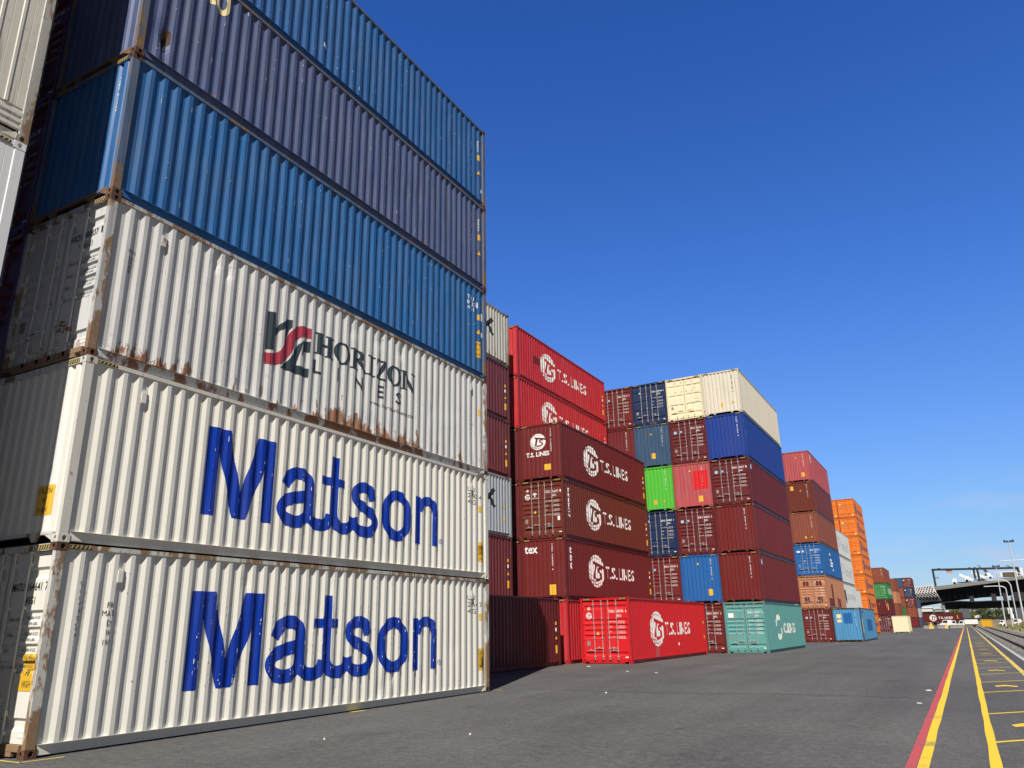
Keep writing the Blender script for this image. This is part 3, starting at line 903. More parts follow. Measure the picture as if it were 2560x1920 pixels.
def put_horizon(c):
    z = -2*H
    w = []
    for ch, x, ww in (('H', 5.0, .60), ('O', 5.60, .55), ('R', 6.16, .60), ('I', 6.76, .28), ('Z', 7.07, .42), ('O', 7.52, .55), ('N', 8.07, .58)): w += serif(ch, x, ww, 1.56, 0.50)
    S(c, w, M_CHAR)
    w = []
    for ch, x, ww in (('L', 4.99, .22), ('I', 5.72, .05), ('N', 6.34, .26), ('E', 7.15, .22), ('S', 7.86, .24)): w += text_fit(ch, x, x+ww, 1.11, 1.42, bold=0.02)
    S(c, w, M_CHAR)
    S(c, text_fit('www.horizonlines.com', 6.88, 8.62, 0.885, 0.985), M_CHAR)
    P = lambda pts: [(a, b+z) for a, b in pts]
    S(c, [P([(3.62, 7.84), (3.815, 7.861), (3.862, 7.06), (3.622, 7.017)]), P([(3.849, 7.345), (3.849, 7.519), (3.95, 7.66), (4.107, 7.80), (4.107, 7.62), (3.96, 7.52)]), P([(4.107, 7.829), (4.279, 7.863), (4.28, 7.70), (4.21, 7.60), (4.13, 7.36), (4.09, 7.25), (4.107, 7.62)])], M_CHAR, 'logo')
    band = [P([p for p in q]) for q in stroke([(3.615, 6.828), (3.80, 6.855), (3.97, 6.92), (4.12, 7.06), (4.235, 7.30), (4.35, 7.52), (4.50, 7.67), (4.66, 7.725), (4.845, 7.735)], 0.235)]
    S(c, band, M_CRIM, 'logo', 0.005)
    S(c, [P([(4.02, 6.735), (4.235, 6.941), (4.36, 7.14), (4.43, 6.722)]), P([(4.43, 6.722), (4.36, 7.14), (4.425, 7.251), (4.50, 7.38), (4.62, 7.50), (4.477, 6.92)]), P([(4.62, 7.50), (4.84, 7.555), (4.838, 7.30), (4.691, 7.283), (4.60, 7.15)]), P([(4.43, 6.722), (4.477, 6.92), (4.836, 6.931), (4.831, 6.733)])], M_CHAR, 'logo')

# ================================================================== THE STACKS
# --- row beside the camera: refrigerated stack whose far edge closes the left of the view
for k in range(1, 7):
    lab = {1: 'grimy white refrigerated container, lowest of the stack at the left edge', 2: 'grimy white refrigerated container, second up in the stack at the left edge', 3: 'clean bluish white refrigerated container with fine ribs at the left edge', 4: 'stained ivory refrigerated container with ridged bottom strip, upper left corner', 5: 'stained white refrigerated container fifth up in the stack at the left edge', 6: 'stained white refrigerated container topmost in the stack at the left edge'}[k]
    container(0.08, -13.652, k, 'reefer2' if k <= 3 else 'reefer', 'end', lab, side='louvre', post='wall' if k <= 3 else 'old')

for k in range(1, 7): container(-2.45, -13.70, k, ('oxide', 'navy', 'brown', 'steel', 'maroon', 'oxide')[k-1], 'end', 'unseen container added to deepen shade behind the white stack at the left edge, %s' % {1: 'lowest', 2: 'second up', 3: 'third up', 4: 'fourth up', 5: 'fifth up', 6: 'topmost'}[k], lite=True)  # out-of-view occluders, added to darken the gap beside the near stack
for k in range(1, 7): container(-4.95, -13.70 if k % 2 else -13.62, k, 'maroon2', 'end', 'unseen maroon container added to deepen shade, two behind the white stack at the left edge, %s' % {1: 'lowest', 2: 'second up', 3: 'third up', 4: 'fourth up', 5: 'fifth up', 6: 'topmost'}[k], lite=True)  # further unseen stack, added to block more sky light from the gap
# --- row A: the tall near stack
D1 = dent_fn(11, 0.006, [(8.0, 0.66, 0.10, 0.14, -0.022), (3.6, 2.45, 0.09, 0.2, -0.018), (5.9, 2.4, 0.1, 0.25, -0.016), (7.6, 0.35, 0.1, 0.2, -0.02), (9.2, 0.4, 0.08, 0.15, -0.018)])
a1 = container(0, 0, 1, 'ivory', 'door', 'white container on the ground with huge blue Matson lettering, lowest of the near stack', cast=M_RUST, post='old', dent=D1, bars=False)
put_matson(a1)
side_marks(a1, M_BLACK, ('UTU', '2464 7', '45G1'), wrn=False)
caution(lambda *a: S(a1, *a), a1.L-0.50, a1.L-0.22, 0.55, 1.10)
door_marks(a1, 'MATU 264641', '7', mat=M_BLACK, sticker=False)
caution(lambda *a: DR(a1, 1, *a), 0.72, 1.06, 0.85, 1.35)
D2_ = dent_fn(12, 0.0035)
a2 = container(0, 0, 2, 'ivory', 'end', 'white container with huge blue Matson lettering, second up in the near stack', cast=PM('ivory', 'post'), post='post', dent=D2_)
put_matson(a2)
side_marks(a2, M_BLACK, ('UTU', '2583 4', '45G1'), wrn=False)
caution(lambda *a: EN(a2, *a), 0.48, 0.86, 0.42, 0.88)
caution(lambda *a: S(a2, *a), a2.L-0.50, a2.L-0.22, 0.45, 0.90)
D3_ = dent_fn(13, 0.007, [(2.25, 2.52, 0.09, 0.13, -0.035), (2.53, 2.45, 0.09, 0.13, -0.032), (3.3, 0.4, 0.2, 0.3, -0.012), (7.0, 0.4, 0.8, 0.2, -0.012), (6.2, 2.5, 0.15, 0.15, -0.02), (7.1, 2.5, 0.15, 0.15, -0.02), (8.0, 2.5, 0.15, 0.15, -0.022)])
a3 = container(0, 0, 3, 'horizon', 'door', 'rust-edged pale grey container with black HORIZON LINES lettering and red wave mark', cast=M_RUST, post='old', dent=D3_, bars=False, stripes='ends')
put_horizon(a3)
door_marks(a3, 'HRZU 480837', '1', mat=M_BLACK, sticker=False)
S(a3, vtext('HRZU 480837', a3.L-0.86, a3.L-0.79, 0.9, 2.35), M_BLACK)
S(a3, [rect(a3.L-0.45, a3.L-0.36, 1.7, 1.9)], M_YEL, 'caution_sign')
D4_ = dent_fn(14, 0.005)
a4 = container(0, 0, 4, 'blue', 'end', 'bright blue container directly above the HORIZON LINES container in the near stack', cast=M_RUST, post='old', dent=D4_, stripes='ends')
side_marks(a4, M_WHITE, ('TLU', '8122', '4G1'), cau=False)
caution(lambda *a: S(a4, *a), a4.L-0.60, a4.L-0.30, 0.60, 1.10)
S(a4, [rect(a4.L-0.56, a4.L-0.44, 2.18, 2.36), rect(a4.L-0.26, a4.L-0.17, 1.84, 2.08), rect(a4.L-0.26, a4.L-0.17, 1.30, 1.46)], M_WHITE, 'sticker')
EN(a4, vtext('TGHU 812249', 0.845, 0.875, 1.75, 2.5), M_WHITE)
D5_ = dent_fn(15, 0.006, [(0.55, 0.62, 0.10, 0.18, -0.06), (0.42, 0.8, 0.12, 0.2, -0.02), (2.0, 0.4, 0.2, 0.3, -0.012)])
a5 = container(0, 0, 5, 'slate', 'end', 'faded slate blue container with cream letter O, second from top of the near stack', cast=M_RUST, post='old', dent=D5_, stripes='ends')
S(a5, ring(1.70, 2.50, 0.185, 0.32, 0.085, 0.19, 30), M_CREAM)
S(a5, stroke([(1.30, 2.78), (1.47, 2.26)], 0.12, False), M_CREAM)
S(a5, [[(0.50, 0.45), (0.55, 0.40), (0.60, 0.47), (0.615, 0.60), (0.60, 0.72), (0.57, 0.66), (0.545, 0.75), (0.52, 0.66), (0.485, 0.62)]], M_GASKET, 'torn_hole', 0.008)
S(a5, [[(0.485, 0.62), (0.52, 0.66), (0.545, 0.75), (0.57, 0.66), (0.60, 0.72), (0.64, 0.90), (0.585, 0.84), (0.55, 0.95), (0.52, 0.80), (0.46, 0.76)], [(0.615, 0.60), (0.66, 0.66), (0.64, 0.90), (0.60, 0.72)]], M_RUST, 'torn_edge', 0.007)
S(a5, vtext('GESU 480031', a5.L-0.86, a5.L-0.79, 0.8, 2.4)+vtext('45G1', a5.L-0.46, a5.L-0.40, 1.9, 2.35), M_WHITE)
S(a5, [rect(a5.L-0.45, a5.L-0.34, 1.6, 1.8)], M_YEL, 'caution_sign'); warn(lambda *a: S(a5, *a), a5.L-0.40, 1.15, 0.16)
D6_ = dent_fn(16, 0.005)
a6 = container(0, 0, 6, 'blue2', 'end', 'blue container topmost in the near stack against the sky', cast=M_RUST, post='old', dent=D6_, stripes='ends')
S(a6, vtext('CLHU 461275', a6.L-0.86, a6.L-0.79, 0.8, 2.4)+vtext('45G1', a6.L-0.46, a6.L-0.40, 1.9, 2.35), M_WHITE)
S(a6, [rect(a6.L-0.45, a6.L-0.34, 1.6, 1.8)], M_YEL, 'caution_sign'); warn(lambda *a: S(a6, *a), a6.L-0.40, 1.15, 0.16)
S(a6, [rect(4.6, 4.72, 0.70, 0.82), rect(a6.L-0.28, a6.L-0.17, 0.5, 0.62)], M_WHITE, 'sticker')
def vent(c, y, z=2.58, mat='ivory'):
    b = MB(); prism(b, [(0, 0), (0.11, 0), (0.11, 0.24), (0, 0.24)], 0, 0.045)
    b.box(0.012, 0.098, -0.012, 0.0, 0.02, 0.20)
    o = put('vent', b.mesh('vent'), PM(mat), c.wall, (SX-0.002, y, z-0.24), (0, 0, math.pi/2))
for c, m in ((a1, 'ivory'), (a2, 'ivory'), (a3, 'horizon')):
    vent(c, 1.02, mat=m); vent(c, c.L-0.92, mat=m)
rn = random.Random(31)
def flecks(c, n, y0, y1, z0, z1, mat, wmin=0.004, wmax=0.014, hmax=0.12, name='paint_scratch', off=0.0115):
    '''scuffs along the ridges of the sheet'''
    cr = [y for y, d in SC(c.L) if d == 0 and y0 < y < y1]
    p = []
    for _ in range(n):
        y = rn.choice(cr)+rn.gauss(0, 0.008); z = rn.uniform(z0, z1)
        w, h_ = rn.uniform(wmin, wmax), rn.uniform(0.01, hmax)*rn.random()
        p.append([(y-w/2, z), (y+w/2, z+rn.uniform(-.3, .3)*w), (y+w/2*rn.uniform(.2, 1), z+h_), (y-w/2, z+h_*rn.uniform(.7, 1))])
    S(c, p, mat, name, off)
for c, n in ((a1, 330), (a2, 150)): flecks(c, n, 2.45, 9.75, 0.72, 2.25, PM('ivory'))
flecks(a1, 90, 0.3, 11.8, 0.2, 2.6, PM('slate'), hmax=0.07, name='scuff_mark', off=0.006)
flecks(a2, 50, 0.3, 11.8, 0.2, 2.6, PM('slate'), hmax=0.05, name='scuff_mark', off=0.006)
for c in (a4, a5, a6): flecks(c, 120, 0.3, 11.8, 0.2, 2.7, PM('bluegrey'), wmax=0.018, hmax=0.16, name='scuff_mark', off=0.006)
S(a1, text_fit('FR', 0.93, 1.03, 1.98, 2.06)+text_fit('MATL', 0.88, 1.08, 1.86, 1.94)+text_fit('D', 0.95, 1.02, 1.72, 1.80)+text_fit('W', 0.95, 1.03, 1.58, 1.66)+text_fit('19/1', 0.93, 1.05, 1.44, 1.52), M_CHAR, 'handwriting', 0.006)
S(a1, sum([stroke([(0.47+rn.uniform(-.03, .05), z+rn.uniform(-.04, .04)) for _ in range(4)], 0.008) for z in (2.3, 2.22, 2.12, 2.04, 1.94, 1.82, 1.70, 1.58)], []), M_CHAR, 'handwriting', 0.006)
S(a3, text_fit('AARON', 0.44, 0.60, 1.98, 2.04)+vtext('DWAI', 0.48, 0.56, 1.60, 1.92), M_CHAR, 'handwriting', 0.006)
S(a1, [rect(6.0, 6.18, 0.50, 0.68)], M_PAPER, 'sticker', 0.006)
ordn = {1: 'lowest', 2: 'second up', 3: 'third up', 4: 'fourth up', 5: 'fifth up', 6: 'topmost', 7: 'topmost'}
for k, col in zip(range(1, 7), ('maroon2', 'plum', 'maroon', 'plum', 'maroon2', 'maroon')):
    c = container(-2.50, 0, k, col, 'door', 'dark maroon container in deep shade left of the near stack, %s' % ordn[k])
    if k >= 4: door_marks(c, 'TEMU 620%d' % (150+k*7))

# --- row B: single maroon on the ground and a tall stack beyond the near one
c1 = container(-4.68, 14.06, 1, 'maroon2', 'end', 'half shaded maroon container on the ground just beyond the near stack')
strip_marks(c1)
B = []
for k, col, lab in ((1, 'maroon2', 'maroon container, lowest of the stack beyond the near one, hidden behind another'),
                    (2, 'plum', 'plum maroon container under the pale grey K container beyond the near stack'),
                    (3, 'bluegrey', 'pale blue grey container with black letter K'),
                    (4, 'plum', 'plum maroon container resting on the pale blue grey K container'),
                    (5, 'plum', 'plum maroon container below the rusty off white K container'),
                    (6, 'oldwhite', 'rusty off white container with black letter K, topmost of its stack')):
    c = container(-7.13, 14.12, k, col, 'end', lab, cast=M_RUST if k == 6 else None, post='old' if k == 6 else 'post')
    if k in (2, 4, 5): strip_marks(c)
    if k in (3, 6):
        S(c, [rect(9.75, 9.97, 1.22, 2.22)]+stroke([(9.97, 1.66), (10.60, 2.16)], 0.24, False)+stroke([(10.10, 1.78), (10.60, 1.26)], 0.24, False), M_BLACK)
        S(c, vtext('HLBU 2141', c.L-0.90, c.L-0.82, 1.9, 2.5)+vtext('45G1', c.L-0.6, c.L-0.52, 2.1, 2.5), M_CHAR)
        if k == 3: warn(lambda *a: S(c, *a), c.L-0.72, 1.42, 0.17); S(c, [rect(c.L-0.75, c.L-0.66, 0.75, 0.92)], M_YEL, 'caution_sign')

# --- row D
d1 = container(-1.95, 27.85, 1, 'bright', 'door', 'bright red T.S. LINES container on the ground with its doors to the camera', gr=GROOVES)
ts_side(d1); door_marks(d1, 'TSSU 508745', '6', 'ts')
S(d1, [rect(3.35, 3.80, 0.18, 0.60)], PM('pink'), 'repaint_patch'); S(d1, [rect(6.95, 7.06, 0.62, 0.76)], M_WHITE, 'sticker')
S(d1, [rect(d1.L-0.45, d1.L-0.38, 1.7, 1.84), rect(d1.L-0.45, d1.L-0.38, 0.9, 1.06)], M_YEL, 'caution_sign')
d2a = container(-4.90, 27.55, 1, 'red', 'end', 'plain red container on the ground between the shaded maroon one and the bright red one')
d2b = container(-4.90, 27.55, 2, 'maroon', 'end', 'maroon T.S. LINES container marked tex on its end', flat=True)
ts_side(d2b); strip_marks(d2b)
EN(d2b, [p for p in text_fit('tex', -1.02, -0.30, 2.20, 2.56, bold=0.02)], M_WHITE); end_marks(d2b, 'TGHU 756402 6', 0.46, cx=0.30, cz=0.45, cs=0.34)
S(d2b, vtext('tex', 0.52, 0.72, 1.36, 2.49, 0.03), M_WHITE)
d2c = container(-4.90, 27.55, 3, 'brown', 'door', 'rusty brown T.S. LINES container with white vertical lettering, doors to the camera')
ts_side(d2c); strip_marks(d2c); door_marks(d2c, 'TCKU 756673', '1', 'ts')
S(d2c, vtext('TRITON', 0.52, 0.74, 0.97, 2.48, 0.02), M_WHITE)
DR(d2c, 1, [rect(0.82, 0.95, 0.84, 1.04)], M_WHITE, 'sticker')
DR(d2c, 0, text_fit('TRITON', 0.58, 0.86, 1.98, 2.04)+stroke([(0.62, 2.20), (0.72, 2.26), (0.82, 2.20)], 0.06)+[rect(0.69, 0.75, 2.08, 2.24)], M_WHITE, 'logo')
d2d = container(-4.90, 27.55, 4, 'maroon', 'end', 'maroon T.S. LINES container with round white logo on its end, top of its stack', flat=True)
ts_side(d2d); strip_marks(d2d)
ts_logo(lambda *a: EN(d2d, *a), PM('maroon'), -0.12, 1.98, 0.45, 0.42)
EN(d2d, text_fit('T.S. LINES', -0.80, 0.52, 1.22, 1.46, bold=0.03), M_WHITE)
EN(d2d, vtext('TXGU 710035', 0.58, 0.65, 1.4, 2.6), M_WHITE); EN(d2d, [rect(0.22, 0.58, 0.48, 0.78)], M_YEL, 'caution_sign')
for k in range(1, 7):
    if k <= 4: container(-7.36, 27.65, k, 'maroon2', 'end', 'maroon container in the dark gap left of the T.S. LINES stack, %s' % ordn[k])
    else:
        c = container(-7.36, 27.65, k, 'red', 'end', 'red T.S. LINES container with dark repainted square, topmost of its stack' if k == 6 else 'red T.S. LINES container half hidden behind the maroon stack, second from top')
        ts_side(c); strip_marks(c)
        if k == 6: S(c, [rect(1.95, 2.70, 1.28, 1.72)], PM('maroon'), 'repaint_patch')

# --- row E: the wide six high block
yE = 41.65
E1 = [('teal', 'door', 'teal container on the ground with white ring logo and CULINES lettering'), ('maroon', 'end', 'maroon container standing on the teal one'), ('maroon', 'end', 'maroon container two above the teal one'),
      ('maroon2', 'door', 'maroon container with doors and blue dot, below the royal blue one'), ('royal', 'end', 'royal blue container beneath the pale stone topmost one'), ('stone', 'end', 'pale stone coloured container topmost at the corner of the wide block')]
E2 = [('maroon', 'door', 'maroon container with doors on the ground left of the teal one'), ('cobalt', 'end', 'cobalt blue end of container left of the maroon one on the teal'), ('maroon2', 'door', 'maroon container with doors standing on the cobalt blue one'),
      ('pink', 'end', 'faded pink red container with bright red patch on its end'), ('maroon2', 'door', 'maroon container with doors below the cream one'), ('cream', 'door', 'cream container with doors in the top row of the wide block')]
E3 = [('maroon', 'end', 'maroon container hidden behind the bright red one, lowest of its stack'), ('maroon', 'door', 'maroon container with doors below the navy and under the green one'), ('navy', 'door', 'navy container with doors directly under the green one'),
      ('green', 'end', 'bright green container with yellow stickers on its end'), ('steel', 'end', 'weathered steel blue container standing on the bright green one'), ('navy', 'door', 'navy container with doors in the top row of the wide block')]
E4 = [('maroon', 'end', 'maroon container hidden behind the T.S. LINES stack, lowest of its stack'), ('maroon', 'end', 'maroon container hidden behind the T.S. LINES stack, second up'), ('maroon', 'end', 'maroon container hidden behind the T.S. LINES stack, third up'), ('maroon', 'end', 'maroon container hidden behind the T.S. LINES stack, fourth up'),
      ('maroon', 'end', 'maroon end of container showing right of the red T.S. LINES one'), ('maroon', 'door', 'maroon container with doors, leftmost in the top row of the wide block')]
ni = 0
for xr, st in ((1.20, E1), (-1.25, E2), (-3.70, E3), (-6.14, E4)):
    for k, (col, end, lab) in enumerate(st, 1):
        c = container(xr, yE, k, col, end, lab, bars=col != 'cream', gr=GROOVES5 if col in ('navy', 'cream') else GROOVES, flat=col in ('pink',), stripes=True)
        if end == 'door':
            door_marks(c, NUMS[ni % len(NUMS)], str(ni % 9), {'teal': 'panel', 'navy': 'square', 'cream': None}.get(col, 'dot'), M_GREYTX if col == 'cream' else M_WHITE, sticker=False); ni += 1
        if col == 'teal':
            p = []
            for a in range(8):
                if a in (0, 4): continue
                p += ring(3.55, 1.42, 0.92, 0.76, 0.60, 0.44, 6, R(a*45+6), R(a*45+39))
            S(c, p, M_WHITE, 'logo')
            S(c, text_fit('CULINES', 5.0, 8.85, 1.02, 1.66, bold=0.03), M_WHITE)
        if (col, end) == ('maroon', 'end') and xr > 0: end_marks(c, 'BSIU 840713 5', 0.60)
        if (col, end) == ('maroon', 'end') and xr < -5 and k >= 5: end_marks(c, 'BSIU 840713 2', 0.60)
        if col == 'cobalt': end_marks(c, 'BMOU 409087 9', 0.66, -0.10, 2.36, 0.42, 0.62, 0.27)
        if col == 'pink':
            EN(c, [rect(0.06, 1.02, 1.15, 2.36)], PM('bright'), 'repaint_patch'); end_marks(c, 'TRHU 427308 8', 0.64, -0.10, 2.40, 0.34, 0.55, 0.27)
            c.endw['label'] = 'faded pink red end wall with bright red repainted square'
        if col == 'green': end_marks(c, 'BMOU 489937 0', 0.66, 0.52, 0.62, -0.15, 0.58, 0.20)
        if col == 'steel': end_marks(c, 'TEMU 206792 2', 0.66, -0.05, 2.25, -0.10, 0.75, 0.26)
        if col == 'royal': end_marks(c, 'GLDU 471666 6', 0.72); S(c, [rect(0.2, 0.42, 1.3, 1.75)], PM('cobalt'), 'repaint_patch')
        if col == 'stone': end_marks(c, 'TGBU 509105 0', 0.70, 0.66, 0.72, -0.12, 0.62, 0.17, M_CHAR)
        if xr > 0 and k in (2, 4): S(c, [disc(0.72, 2.30 if k == 2 else 2.35, 0.16, 0.16, 20)], M_CYAN, 'sticker')
        if xr > 0 and k in (2, 3): S(c, [rect(7.4, 7.55, 0.75, 0.95)], M_YEL, 'sticker')

# --- row F
yF = 70.1
f1 = container(3.33, 70.9, 1, 'azure', 'end', 'sky blue container on the ground with darker blue square patches', post='umber')
S(f1, [rect(0.20, 0.55, 0.75, 1.95)], M_CREAM, 'sticker')
EN(f1, [rect(-0.28, 0.42, 1.55, 2.45)], PM('cobalt'), 'repaint_patch'); EN(f1, [rect(-0.86, -0.46, 2.02, 2.36), rect(-0.86, -0.46, 1.66, 1.90)], M_CREAM, 'caution_sign')
EN(f1, vtext('CBHU 281904', 0.66, 0.73, 1.3, 2.6), M_WHITE)
S(f1, [rect(4.2, 8.6, 0.85, 1.9)], PM('cobalt'), 'repaint_patch'); S(f1, [rect(0.6, 1.8, 2.4, 2.62)], PM('cobalt'), 'repaint_patch', 0.005)
F2 = [('maroon', 'door', 'maroon container with doors and blue dot on the ground beside the sky blue one'), ('tan', 'door', 'sun bleached tan container with maroon patches and doors'), ('cobalt', 'door', 'cobalt blue container with doors and white marks, standing on the tan one'),
      ('oxide', 'end', 'oxide brown container resting on the cobalt blue one beyond the wide block'), ('brown', 'end', 'dark brown container with yellow sticker at its upper left corner'), ('pink', 'end', 'faded red container topmost of the stack right of the wide block')]
for k, (col, end, lab) in enumerate(F2, 1):
    c = container(0.88, yF, k, col, end, lab)
    if end == 'door': door_marks(c, NUMS[(k+8) % len(NUMS)], '5', 'dot' if k == 1 else None, sticker=k == 3)
    if k == 2:
        for leaf in (0, 1): DR(c, leaf, [rect(0.30, 0.80, 1.98, 2.40)], PM('maroon'), 'repaint_patch'); DR(c, leaf, [rect(0.30, 0.72, 0.55, 1.0)], PM('maroon'), 'repaint_patch', 0.006)
        S(c, [rect(2.9, 4.0, 0.2, 2.2), rect(6.0, 6.6, 0.2, 1.1), rect(7.0, 8.3, 0.2, 1.0), rect(0.9, 2.9, 0.2, 0.9)], PM('maroon'), 'repaint_patch')
    if k == 3:
        S(c, vtext('CMAU 4402107', 0.45, 0.60, 0.6, 2.5), M_WHITE)
        S(c, [disc(5.0, 2.18, 0.45, 0.16, 4), rect(4.6, 5.9, 1.55, 1.75), rect(4.9, 6.3, 1.30, 1.48), rect(4.7, 6.0, 1.02, 1.22), disc(6.1, 0.75, 0.4, 0.14, 4)], M_WHITE, 'logo')
        DR(c, 0, [disc(0.26, 2.18, 0.18, 0.09, 6), disc(0.66, 2.2, 0.07, 0.09, 12)], M_WHITE, 'logo')
    if k == 4: end_marks(c, 'TCLU 940281', 0.62, 0.52, 0.60, -0.08, 0.55, 0.16); S(c, vtext('TCLU 9402', 0.5, 0.62, 1.2, 2.5), M_WHITE)
    if k == 5: end_marks(c, 'DRYU 602117', 0.62, 0.05, 2.02, -0.85, 2.28, 0.28)
    if k == 6: end_marks(c, 'CAIU 881204', 0.62, 0.0, 2.30, 0.36, 0.62, 0.28); S(c, stroke([(0.5, 2.5), (0.95, 2.35), (0.55, 2.2)], 0.16, False)+stroke([(0.6, 2.1), (0.95, 1.85)], 0.16, False), M_WHITE)

# --- row G: white stack, then a low white one
for k in range(1, 5):
    c = container(0.50, 84.30, k, 'white', 'end', {1: 'white container hidden behind the sky blue one', 2: 'white container with dark grey ZUOTARJE lettering', 3: 'white container with faint grey lettering above the dark lettered white one', 4: 'white container with faint grey lettering topmost of the white stack'}[k])
    if k >= 3: S(c, text_fit('D', 2.2, 4.2, 1.0, 2.1)+text_fit('imid', 5.2, 10.5, 0.8, 2.0), M_GREYTX)
    if k == 2: S(c, [[(1.2, 2.2), (2.6, 2.1), (3.0, 1.2), (2.4, 0.6), (1.8, 1.0)]], M_CHAR, 'logo'); S(c, text_fit('ZUOTARJE', 3.6, 11.2, 1.0, 1.75, bold=0.02), M_GREYTX)
for k in (1, 2): container(-0.45, 98.3, k, 'white', 'end', 'white container low beside the orange stack, upper of two' if k == 2 else 'white container low beside the orange stack, lower of two')

# --- row H: orange stacks
for j, xr in enumerate((-0.95, -3.45)):
    for k in range(1, 8):
        c = container(xr, 125.0, k, 'orange', 'door', ('orange Hapag-Lloyd container in the tall orange stack, %s' if j == 0 else 'orange container mostly hidden left of the Hapag-Lloyd stack, %s') % ({7: 'topmost', 6: 'sixth up'}.get(k) or ordn[k]), bars=False, stripes=False)
        if j == 0:
            S(c, text_fit('Hapag-Lloyd', 3.6, 10.6, 0.85, 1.85, bold=0.02), M_NAVYTX)
            S(c, [rect(0.9, 1.7, 0.7, 2.2), rect(2.0, 2.7, 0.7, 2.2)], M_NAVYTX, 'logo')
        if k in (6, 7):
            DR(c, 0, [disc(0.3, 2.05, 0.1, 0.1, 12)], M_WHITE, 'sticker'); DR(c, 0, [rect(0.5, 0.75, 1.5, 1.85)], M_PLATE, 'data_plate')
        DR(c, 1, [rect(0.72, 0.98, 0.25, 0.42)], M_CREAM, 'sticker')

# --- rows I, J, K and a few short ones far down the yard
c = container(3.25, 139.3, 1, 'cream', 'end', 'cream twenty foot container on the ground far down the yard', L=6.058, h=2.591, stripes=False)
for k, (col, end, lab) in enumerate((('maroon2', 'door', 'maroon container with white door bars on the ground left of the cream one'), ('maroon2', 'end', 'dark maroon container with yellow bar between the green one and the doors below'), ('ever', 'door', 'dark green container with white EVERGREEN lettering on its side'), ('oxide', 'end', 'oxide red container standing on the dark green one')), 1):
    c = container(-0.60, 158.6, k, col, end, lab)
    if end == 'door': door_marks(c, 'EMCU 512077', '3', 'ts' if k == 1 else None, sticker=k == 3)
    else: end_marks(c, 'TEMU 338201', 0.66, -0.45, 2.0 if k == 4 else 2.05)
    if k == 2: EN(c, [rect(0.9, 1.02, 0.9, 2.1)], M_YEL, 'sticker')
    if k == 3: S(c, text_fit('EVERGREEN', 1.6, 10.8, 0.95, 2.05, bold=0.05), M_WHITE)
for k, (col, lab) in enumerate((('oxide', 'oxide container hidden behind the cream one, lowest of its stack'), ('oxide', 'pale oxide container right of the dark maroon one with yellow bar'), ('tan', 'tan brown container right of the dark green one'), ('oxide', 'oxide brown container right of the topmost oxide red one')), 1):
    container(-1.90, 202.5, k, col, 'end', lab)
container(-2.9, 232.0, 2, 'ever', 'end', 'dark green container end strip behind the cream one, far down the yard', z0=H)
container(-2.9, 232.0, 1, 'oxide', 'end', 'oxide container under the far dark green one behind the cream one')
for k, (col, end, lab) in enumerate((('maroon', 'end', 'maroon container lowest in the farthest stack'), ('oxide', 'end', 'orange brown container second up in the farthest stack'), ('maroon', 'door', 'maroon container with doors third up in the farthest stack'), ('navy', 'door', 'navy container with doors fourth up in the farthest stack'), ('maroon', 'door', 'maroon container with doors topmost in the farthest stack')), 1):
    c = container(-1.05, 262.0, k, col, end, lab)
    if end == 'door': door_marks(c, 'BSIU 840%d' % (100+k), '1', 'panel')
for k, (col, lab) in enumerate((('oxide', 'oxide container lowest at the left of the farthest stack'), ('oxide', 'oxide container second up at the left of the farthest stack'), ('oxide', 'oxide container third up at the left of the farthest stack'), ('oxide', 'oxide red end of container below the slate blue end, farthest stack'), ('steel', 'slate blue end of container at the top left of the farthest stack')), 1):
    container(-3.52, 262.0, k, col, 'end', lab)
for k, (col, lab) in enumerate((('steel', 'grey blue container on the ground right of the farthest stack'), ('bluegrey', 'grey container second up right of the farthest stack'), ('steel', 'grey blue container third up right of the farthest stack')), 1):
    container(-0.6, 276.0, k, col, 'end', lab)

